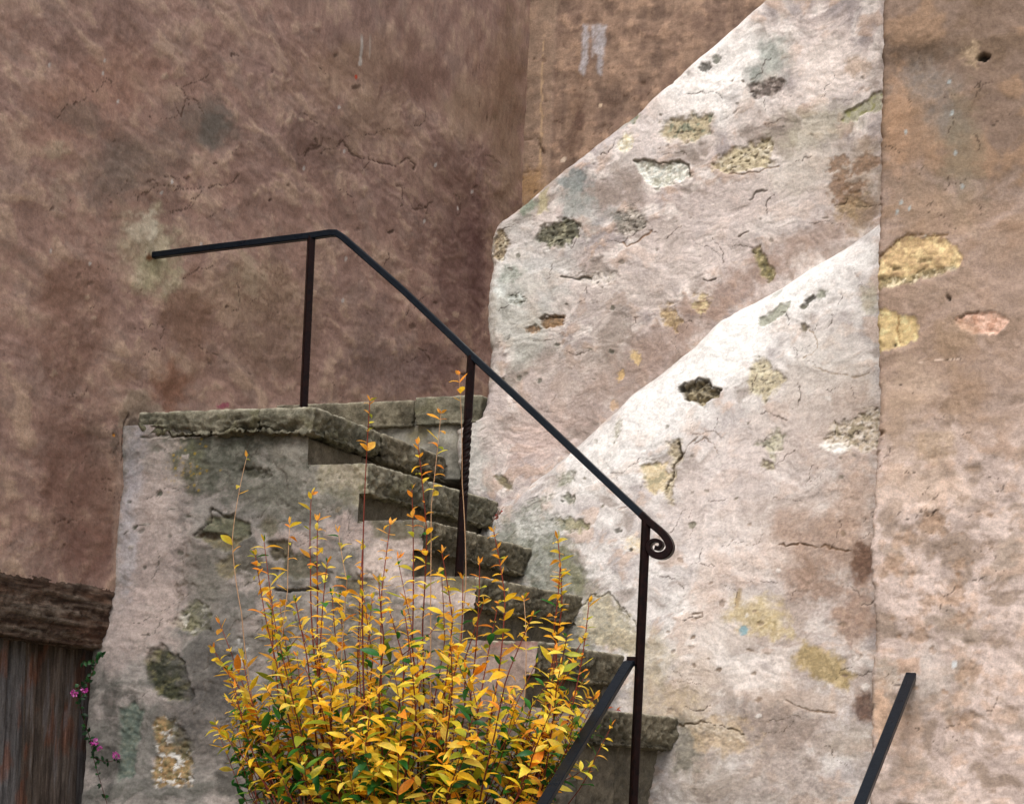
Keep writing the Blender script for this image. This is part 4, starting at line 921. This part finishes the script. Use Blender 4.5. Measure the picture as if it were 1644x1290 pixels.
# scroll
sc = [(1030, 825.5), (1042, 837), (1056, 848.5), (1067, 859), (1074, 870), (1076, 880), (1070, 889), (1059, 892), (1048, 888.5), (1042.5, 879.5), (1044.5, 871.5), (1051.5, 867.5), (1059.5, 869), (1062.5, 875), (1058, 880), (1053, 879)]
path = catmull([pb(x, y) for x, y in sc], 7); n = len(path)
kk = np.interp(np.arange(n)/n, [0, .15, .3, .42, .6, .8, .95, 1], [1, 1.0, 1.1, 1.15, .7, .5, .62, .7])
bar('scroll', path, .036, .030, M_IRON, rail, scale=[(1.0, k) for k in kk])
def post(xt, yt, zb, lean=None, twist=False, w=.033):
    at_, zt_ = atb(xt, yt, BP)
    ab = at_+(0 if lean is None else lean)
    n = 90; zs = np.linspace(zb, zt_, n); As = ab+(at_-ab)*(zs-zb)/(zt_-zb)
    tw = None; path = [(a, BP, z) for a, z in zip(As, zs)]
    if twist:
        za, zc_ = atb(750, 800, BP)[1], atb(752, 672, BP)[1]
        tw = np.interp(zs, [za, zc_], [0, math.pi*4.0])
        n = 200; zs = np.linspace(zb, zt_, n); As = ab+(at_-ab)*(zs-zb)/(zt_-zb); tw = np.interp(zs, [za, zc_], [0, math.pi*5.0]); path = [(a, BP, z) for a, z in zip(As, zs)]
    return bar('post', path, w, w, M_IRON, rail, .3, up0=(.72, .69, 0), twist=tw)
post(500, 380, SZ[0]-.03)
o = post(757, 571, SZ[3]-.03, -.012, True); o['label'] = 'iron post twisted like rope along its middle'
post(1037.5, 832, -.16)
# collar and the lower rail that turns down towards the viewer
aq, zq = atb(1016, 1060, BP)
bar('collar', [(aq, BP, zq-.016), (aq, BP, zq+.016)], .044, .044, M_IRON, rail)
a2, z2 = atb(1011, 1063, BP-.02)
SL = .69
def lower_path(a, b, z, L, n=8):
    return [(a, b, z)]+[(a, b-.03-L*k/n, z-.006-SL*L*k/n) for k in range(n+1)]
bar('lower_rail', lower_path(a2, BP-.005, z2, 1.5), .046, .024, M_RAIL, rail, up0=(1, 0, 0))
bE = BP-.005-.03-1.42
n_ = 12
bar('post', [(a2, bE, -1.2+k*(z2-SL*1.42-.01+1.2)/n_) for k in range(n_+1)], .033, .033, M_IRON, rail, up0=(.72, .69, 0))
r2 = empty('wall_handrail', 'short dark iron handrail sloping down out of the pinkish corner wall', 'handrail')
a3, z3 = atb(1462, 1086, BW)
bar('rail_bar', [(a3, BW+.05, z3+.035)]+[(a3, BW-2.0*k/8, z3-SL*2.0*k/8) for k in range(9)], .046, .028, M_RAIL, r2, up0=(1, 0, 0))
bar('post', [(a3, BW-1.95, -1.25+k*(z3-SL*1.95+1.25-.012)/n_) for k in range(n_+1)], .033, .033, M_IRON, r2, up0=(.72, .69, 0))

#@@PLANTS
# ================================================================== plants
def tube(path, r0, r1, m=5):
    p = np.array(path); n = len(p); t = np.gradient(p, axis=0); t /= np.maximum(np.linalg.norm(t, axis=1), 1e-9)[:, None]
    s = np.cross(t, np.array([.3, 1, .1])); s /= np.linalg.norm(s, axis=1)[:, None]; q = np.cross(t, s)
    r = np.linspace(r0, r1, n)[:, None]
    V_ = np.stack([p+r*(s*math.cos(k*2*math.pi/m)+q*math.sin(k*2*math.pi/m)) for k in range(m)], 1).reshape(-1, 3)
    Q = [(i*m+j, i*m+(j+1) % m, (i+1)*m+(j+1) % m, (i+1)*m+j) for i in range(n-1) for j in range(m)]
    return V_, np.array(Q)
class Plant:
    def __init__(s): s.tv, s.tq, s.tc, s.n = [], [], [], 0; s.leaf = []
    def stem(s, path, r0, r1, col):
        V_, Q = tube(path, r0, r1); s.tv.append(V_); s.tq.append(Q+s.n); s.n += len(V_)
        k = np.linspace(0, 1, len(path)).repeat(5)[:, None]
        s.tc.append(col[0]+(col[1]-col[0])*k)
    def add_leaf(s, p, d, nrm, L, wd, curl, col): s.leaf.append((p, d, nrm, L, wd, curl, col))
    def build_stems(s, name, parent): return mesh(name, np.concatenate(s.tv), np.concatenate(s.tq), M_STEM, parent, np.clip(np.concatenate(s.tc), .003, .9))
    def build_leaves(s, name, parent):
        us = np.array([0, .12, .3, .5, .7, .87, 1.]); ws = np.array([.06, .42, .88, 1., .78, .4, .02])
        n = len(s.leaf)
        P = np.array([l[0] for l in s.leaf]); D = np.array([l[1] for l in s.leaf]); N = np.array([l[2] for l in s.leaf])
        Ln = np.array([l[3] for l in s.leaf]); Wd = np.array([l[4] for l in s.leaf]); Cu = np.array([l[5] for l in s.leaf]); Cc = np.array([l[6] for l in s.leaf])
        D /= np.linalg.norm(D, axis=1)[:, None]; N -= D*(N*D).sum(1)[:, None]; N /= np.maximum(np.linalg.norm(N, axis=1), 1e-6)[:, None]; T = np.cross(D, N)
        V_ = np.zeros((n, 21, 3)); C_ = np.zeros((n, 21, 3))
        tw = rng.normal(0, .3, n); tip = np.clip(rng.normal(.0, .35, n), 0, .6); off = rng.normal(0, .10, n)
        for i, (u, w) in enumerate(zip(us, ws)):
            mid = P+D*(Ln*u*(1-.25*Cu*u))[:, None]-N*(Ln*Cu*u*u*.55)[:, None]
            ang = tw*u
            Tt = T*np.cos(ang)[:, None]+N*np.sin(ang)[:, None]
            for j, sgn in enumerate((-1, 0, 1)):
                V_[:, i*3+j] = mid+Tt*(Wd*.5*w*sgn)[:, None]+N*(abs(sgn)*Wd*w*.16)[:, None]
                sh = 1.0 if sgn else .93
                C_[:, i*3+j] = Cc*sh*(1+.14*(u-.5))*(1-(tip*max(0, u-.55)/.45)[:, None]*np.array([.35, .75, .8]))*(1+(off*sgn)[:, None])
        q = []
        for i in range(6):
            for j in range(2): q.append((i*3+j, i*3+j+1, (i+1)*3+j+1, (i+1)*3+j))
        q = np.array(q); Q = (q[None]+(np.arange(n)*21)[:, None, None]).reshape(-1, 4)
        return mesh(name, V_.reshape(-1, 3), Q, M_LEAF, parent, np.clip(C_.reshape(-1, 3), .003, .97))
YL = [c(255, 214, 56), c(255, 202, 50), c(255, 224, 98), c(252, 190, 52), c(250, 220, 78)]
OR = [c(252, 178, 56), c(248, 156, 54), c(252, 186, 80)]
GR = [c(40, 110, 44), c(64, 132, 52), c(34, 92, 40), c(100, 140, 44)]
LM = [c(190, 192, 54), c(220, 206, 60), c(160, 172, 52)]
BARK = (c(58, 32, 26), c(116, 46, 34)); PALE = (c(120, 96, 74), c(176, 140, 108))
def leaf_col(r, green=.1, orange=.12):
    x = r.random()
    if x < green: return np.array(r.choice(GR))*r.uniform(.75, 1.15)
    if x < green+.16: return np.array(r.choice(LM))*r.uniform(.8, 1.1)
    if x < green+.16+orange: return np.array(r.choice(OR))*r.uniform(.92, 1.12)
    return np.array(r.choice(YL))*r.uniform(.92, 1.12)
def wpt(px, py, b): a, z = atb(px, py, b); return W(a, b, z)
def shoot(pl, r, p0, p1, bend, r0, leafy=(0.2, 1.), gap=.034, size=(.045, .075), green=.1, orange=.12, col=BARK, dens=1., sub=0, tip_orange=0):
    p0, p1 = np.array(p0), np.array(p1); d = p1-p0; L = np.linalg.norm(d); n = max(6, int(L/.05))
    bend = np.array(bend)*L*1.3
    t = np.linspace(0, 1, n+1)[:, None]
    wob = np.stack([np.interp(t[:, 0], np.linspace(0, 1, 6), [0]+[r.gauss(0, .016) for _ in range(5)]) for _ in range(3)], 1)*min(1, L)
    path = p0+d*t+bend*(4*t*(1-t))+wob
    pl.stem(path, r0*1.15, max(.0012, r0*.38), col)
    # opposite leaf pairs
    s = leafy[0]*L; az = r.uniform(0, math.pi)
    while s < leafy[1]*L:
        tt = s/L; i = min(n-1, int(tt*n)); f = tt*n-i
        p = path[i]*(1-f)+path[i+1]*f; ax = path[i+1]-path[i]; ax /= np.linalg.norm(ax)
        e1 = np.cross(ax, [0.2, 1, 0]); e1 /= np.linalg.norm(e1); e2 = np.cross(ax, e1)
        az += math.pi/2+r.gauss(0, .25)
        for k in (0, 1):
            if r.random() > dens: continue
            A = az+k*math.pi+r.gauss(0, .25)
            out = e1*math.cos(A)+e2*math.sin(A)
            up = r.uniform(.15, .85)
            dd = out*1.0+ax*up+np.array([0, 0, r.gauss(0, .18)])
            nn = ax*1.0-out*up*.6+np.array([r.gauss(0, .35), r.gauss(-.25, .35), r.gauss(0, .2)+.2])
            Lf = 1.5*r.uniform(*size)*(1-.30*max(0, tt-.7)/.3); Lf *= r.choice((.55, .8, 1, 1.05, 1.15))
            g = green*(2.1-1.9*tt)
            og = orange+tip_orange*tt**3
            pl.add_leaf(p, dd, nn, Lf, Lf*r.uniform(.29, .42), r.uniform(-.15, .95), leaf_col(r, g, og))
        s += gap*1.12*r.uniform(.7, 1.35)
    # terminal tuft
    if leafy[1] > .98:
        for k in range(3):
            dd = ax+np.array([r.gauss(0, .5), r.gauss(0, .5), r.gauss(0, .2)])
            pl.add_leaf(path[-1], dd, np.array([r.gauss(0, 1), r.gauss(0, 1), .4]), r.uniform(.025, .045), r.uniform(.009, .014), .2, leaf_col(r, green*.5, orange+.25+tip_orange))
    for k in range(sub):
        tt = r.uniform(.15, .75); i = min(n-1, int(tt*n)); p = path[i]
        q = p+np.array([r.gauss(0, .11), r.gauss(0, .10), r.uniform(.08, .26)])
        shoot(pl, r, p, q, (r.gauss(0, .06), r.gauss(0, .06), 0), .0024, (.12, 1.), gap, size, green, orange, col, dens)
    return path
r = random.Random(21)
sh = Plant()
def base(x): 
    return wpt(640+(x-640)*r.uniform(.35, .6)+r.gauss(0, 12), 1420+r.uniform(-20, 60), -.48+r.gauss(0, .08))
# named tall shoots: tip pixel, depth, where its leaves begin, thinness
tall = [(588, 650, -.35, .90, .9, 0), (733, 596, -.30, .95, .5, 1), (703, 660, -.25, .80, .5, 1), (680, 712, -.30, .52, .7, 0), (655, 800, -.35, .45, .8, 0), (393, 726, -.30, .72, .35, 1), (512, 830, -.40, .55, .9, 0),
        (800, 852, -.20, .45, .9, 0), (893, 872, -.20, .50, .9, 0), (905, 915, -.22, .50, .9, 0), (948, 965, -.25, .45, .6, 0), (455, 828, -.35, .70, .5, 1), (500, 800, -.3, .78, .5, 0), (620, 842, -.3, .55, .9, 0), (545, 835, -.4, .5, .5, 1),
        (764, 905, -.35, .5, .8, 0), (835, 960, -.25, .5, .6, 1), (712, 880, -.45, .5, .9, 0), (575, 870, -.3, .6, .8, 0)]
for (x, y, b, lf, dn, pale) in tall:
    x0 = x
    p0 = base(x)
    shoot(sh, r, p0, wpt(x, y, b), (np.clip((640-x)/3200, -.05, .05)*-1+r.gauss(0, .008), r.gauss(0, .01), 0), .0048 if not pale else .0036, (lf if lf > .6 else .22, 1.), .036, (.036, .062), .05, .22, PALE if pale else BARK, dn, 0, .25)
# the leaf cluster on the tall leader
for k in range(12):
    q = wpt(r.uniform(552, 594), 0, -.35); 
outline = [(352, 1050), (372, 960), (382, 885), (415, 880), (436, 872), (470, 890), (505, 890), (540, 900), (585, 950), (625, 885), (650, 872), (690, 905), (735, 930), (770, 925), (800, 930), (850, 1000), (890, 985), (930, 1020)]
ox = [p[0] for p in outline]; oy = [p[1] for p in outline]
for i in range(46):
    x = 372+(930-372)*((i+r.random())/46); y0 = np.interp(x, ox, oy); dense_ = x < 740
    y = y0+(r.random()**1.6)*(230 if dense_ else 170)
    if not dense_ and r.random() < .5: continue
    b = r.uniform(-.75, -.16)
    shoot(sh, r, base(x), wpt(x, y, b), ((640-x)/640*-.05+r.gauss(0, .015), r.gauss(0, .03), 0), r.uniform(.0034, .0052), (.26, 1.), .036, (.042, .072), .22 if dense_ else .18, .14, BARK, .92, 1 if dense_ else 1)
# low side branches, left and right, and a fuller middle
for i in range(15):
    x = r.gauss(600, 100); y = r.uniform(1040, 1230); b = r.uniform(-.85, -.30)
    if not 380 < x < 800: continue
    shoot(sh, r, base(x), wpt(x, y, b), (r.gauss(0, .04), r.gauss(0, .05), .02), .0036, (.3, 1.), .034, (.048, .078), .22, .10, BARK, .95, 1)
for (x, y, b) in ((348, 1000, -.35), (346, 1045, -.3), (352, 1165, -.4), (362, 1120, -.4), (368, 1190, -.5), (390, 1215, -.55), (372, 1080, -.35), (905, 1045, -.3), (942, 1085, -.25), (950, 1135, -.25), (925, 1025, -.28), (900, 1125, -.3), (940, 1120, -.25), (925, 1180, -.3), (880, 1110, -.35), (885, 1190, -.4), (860, 1160, -.4), (830, 1120, -.45), (790, 1170, -.5), (740, 1150, -.5), (915, 1075, -.3)):
    shoot(sh, r, base(x), wpt(x, y, b), ((640-x)/640*.10, r.gauss(0, .03), -.05), .0042, (.3, 1.), .036, (.042, .074), .36 if x < 420 or y > 1115 else .14, .12, BARK, .9, 1)
# darker green leaves deep inside
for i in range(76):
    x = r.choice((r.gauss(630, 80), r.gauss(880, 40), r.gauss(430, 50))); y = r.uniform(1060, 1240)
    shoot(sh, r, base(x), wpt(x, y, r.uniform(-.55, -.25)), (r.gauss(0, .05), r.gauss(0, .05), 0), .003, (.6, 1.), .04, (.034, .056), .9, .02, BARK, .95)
# shrub trunk
g0 = wpt(640, 1420, -.48); gz = -1.02+EYE
for k in range(5):
    a_ = k*1.26; p1 = g0+np.array([.07*math.cos(a_), .05*math.sin(a_), .03]); p0 = g0.copy(); p0[2] = gz-.05; p0[:2] += np.array([.05*math.cos(a_), .04*math.sin(a_)])
    sh.stem([p0+(p1-p0)*t for t in np.linspace(0, 1, 7)], .02, .012, BARK)
shrub = empty('shrub', 'autumn shrub of slender shoots with yellow and orange leaves before the steps', 'shrub')
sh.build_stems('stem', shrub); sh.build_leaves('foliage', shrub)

# flowering creeper by the door
cp = Plant(); r = random.Random(5)
DG = [c(30, 70, 34), c(46, 92, 44), c(26, 56, 28)]
cree = empty('flowering_creeper', 'thin trailing creeper with small pink flower heads in front of the door', 'creeper')
def cw_(x, y, a): b, z = ata(x, y, a); return W(a, b, z)
strands = [[(166, 1048), (158, 1058), (150, 1075), (140, 1100), (128, 1120)], [(160, 1052), (146, 1064), (135, 1062)], [(128, 1120), (130, 1140), (138, 1165), (146, 1190), (150, 1215), (160, 1250), (175, 1300)], [(150, 1215), (170, 1222), (190, 1218)], [(150, 1200), (155, 1190)], [(140, 1095), (128, 1100), (120, 1112)]]
for st in strands:
    path = catmull([cw_(x, y, -.88+r.gauss(0, .01)) for x, y in st], 5)
    cp.stem(path, .0022, .0013, (c(60, 34, 30), c(86, 44, 40)))
    for p in path[::2]:
        for k in range(2):
            d = np.array([r.gauss(0, 1), -abs(r.gauss(0, .6)), r.gauss(.1, .6)])
            cp.add_leaf(p, d, np.array([r.gauss(0, .4), -1, .5]), r.uniform(.018, .034), r.uniform(.012, .020), .3, np.array(r.choice(DG)))
p0 = cw_(175, 1300, -.88); p1 = p0.copy(); p1[2] = gz
cp.stem([p0+(p1-p0)*t for t in np.linspace(0, 1, 6)], .0022, .004, (c(60, 34, 30), c(60, 40, 34)))
cp.build_stems('stem', cree); cp.build_leaves('foliage', cree)
PKS = [c(226, 96, 196), c(206, 64, 170), c(236, 140, 214)]
for (x, y, R_) in ((120, 1112, .018), (135, 1107, .016), (152, 1190, .020), (160, 1201, .013), (186, 1213, .020)):
    fl = Plant(); ct = cw_(x, y, -.86)
    for k in range(26):
        d = np.array([r.gauss(0, 1), r.gauss(-.3, 1), r.gauss(.2, 1)]); d /= np.linalg.norm(d)
        fl.add_leaf(ct+d*R_*.45, d+np.array([r.gauss(0, .5), r.gauss(0, .5), r.gauss(0, .5)]), d+.3, R_*r.uniform(.6, .9), R_*.5, .2, np.array(r.choice(PKS)))
    fl.build_leaves('flower', cree)
# small dry weed in the crevice, fallen leaves on the sixth tread
wd = Plant(); weed = empty('dry_weed', 'tiny dry reddish weed in the crevice where steps meet the lower parapet', 'weed')
pz = wpt(789, 838, .98)
for k in range(4):
    q = pz+np.array([.02+.012*k, -.02, .02+.018*k]); wd.stem([pz+(q-pz)*t for t in np.linspace(0, 1, 5)], .0015, .001, BARK)
    for j in range(4):
        wd.add_leaf(pz+(q-pz)*r.uniform(.3, 1), np.array([r.gauss(.4, .6), -.4, r.gauss(.4, .5)]), np.array([r.gauss(0, .5), -1, .3]), r.uniform(.02, .03), .009, .2, np.array(r.choice([c(170, 70, 60), c(200, 190, 180), c(140, 80, 60)])))
wd.build_stems('stem', weed); wd.build_leaves('foliage', weed)
for k, (a_, b_) in enumerate(((1.345, .20), (1.36, .27), (1.35, .33), (1.362, .12))):
    fl = Plant(); p = W(a_, b_, SZ[5]+.006)
    fl.add_leaf(p, np.array([r.gauss(0, 1), r.gauss(0, 1), .15]), np.array([0, -.4, 1.]), .04, .016, .4, [c(190, 90, 50), c(160, 60, 60), c(206, 120, 50), c(150, 70, 40)][k])
    tag(fl.build_leaves('fallen_leaf', None), 'dry reddish leaf lying on the lowest visible stone step', 'leaf', 'fallen leaves on the step')

#@@GROUND
# ================================================================== ground
bb = axis_pts((-60, -14, 2.), (-14, 3, .25), (3, 40, 3.)); aa = axis_pts((-60, -6, 2.), (-6, 10, .25), (10, 60, 3.))
A_, B_ = np.meshgrid(aa, bb)
Zg = np.interp(B_, [-60, -8, -2, 0, 40], [-1.65, -1.65, -1.15, -1.0, -1.0])+.02*fbm(A_/.9, B_/.9, 4, 300)
idx = np.arange(A_.size).reshape(A_.shape)
q = np.stack([idx[:-1, :-1], idx[:-1, 1:], idx[1:, 1:], idx[1:, :-1]], -1).reshape(-1, 4)
gcol = c(128, 118, 100)+(c(104, 98, 78)-c(128, 118, 100))*sm(-.3, .3, fbm(A_/1.3, B_/1.3, 4, 301)).reshape(-1, 1)
tag(mesh('ground', W(A_, B_, Zg), q, M_GROUND, None, gcol), kind='structure')

# ================================================================== light, sky, camera
SUN_AZ, SUN_EL = math.radians(199), math.radians(54)       # azimuth clockwise from +Y
w = bpy.data.worlds.new('World'); scene.world = w; w.use_nodes = True
nt = w.node_tree; bg = nt.nodes['Background']
sky = nt.nodes.new('ShaderNodeTexSky'); sky.sky_type = 'NISHITA'; sky.sun_disc = False
sky.sun_elevation = SUN_EL; sky.sun_rotation = SUN_AZ; sky.dust_density = 4.; sky.air_density = 1.; sky.ozone_density = 1.
hs = nt.nodes.new('ShaderNodeHueSaturation'); hs.inputs['Saturation'].default_value = .35
nt.links.new(sky.outputs[0], hs.inputs['Color']); nt.links.new(hs.outputs[0], bg.inputs['Color'])
bg.inputs['Strength'].default_value = .15
sd = bpy.data.lights.new('sun', 'SUN'); sd.energy = 1.4; sd.angle = math.radians(24); sd.color = (1., .98, .95)
so = link(bpy.data.objects.new('sun', sd))
dirv = np.array([math.sin(SUN_AZ)*math.cos(SUN_EL), math.cos(SUN_AZ)*math.cos(SUN_EL), math.sin(SUN_EL)])
from mathutils import Vector, Matrix
so.rotation_euler = Vector(dirv).to_track_quat('Z', 'Y').to_euler()
cd = bpy.data.cameras.new('camera'); co = link(bpy.data.objects.new('camera', cd))
cd.sensor_width = 36.; cd.sensor_fit = 'HORIZONTAL'; cd.lens = 36.*F/1644.; cd.shift_y = (CY-645.)/1644.; cd.shift_x = 0.
cd.clip_start = .05; cd.clip_end = 300.
X = Vector((cr, 0, sr)); Y = Vector((-sr, 0, cr)); Z = Vector((0, -1, 0))
m = Matrix(((X.x, Y.x, Z.x, 0), (X.y, Y.y, Z.y, 0), (X.z, Y.z, Z.z, EYE), (0, 0, 0, 1)))
co.matrix_world = m
scene.camera = co
vs = scene.view_settings; vs.view_transform = 'Standard'; vs.look = 'None'; vs.exposure = 0.5; vs.gamma = 1.
scene.cycles.max_bounces = 6
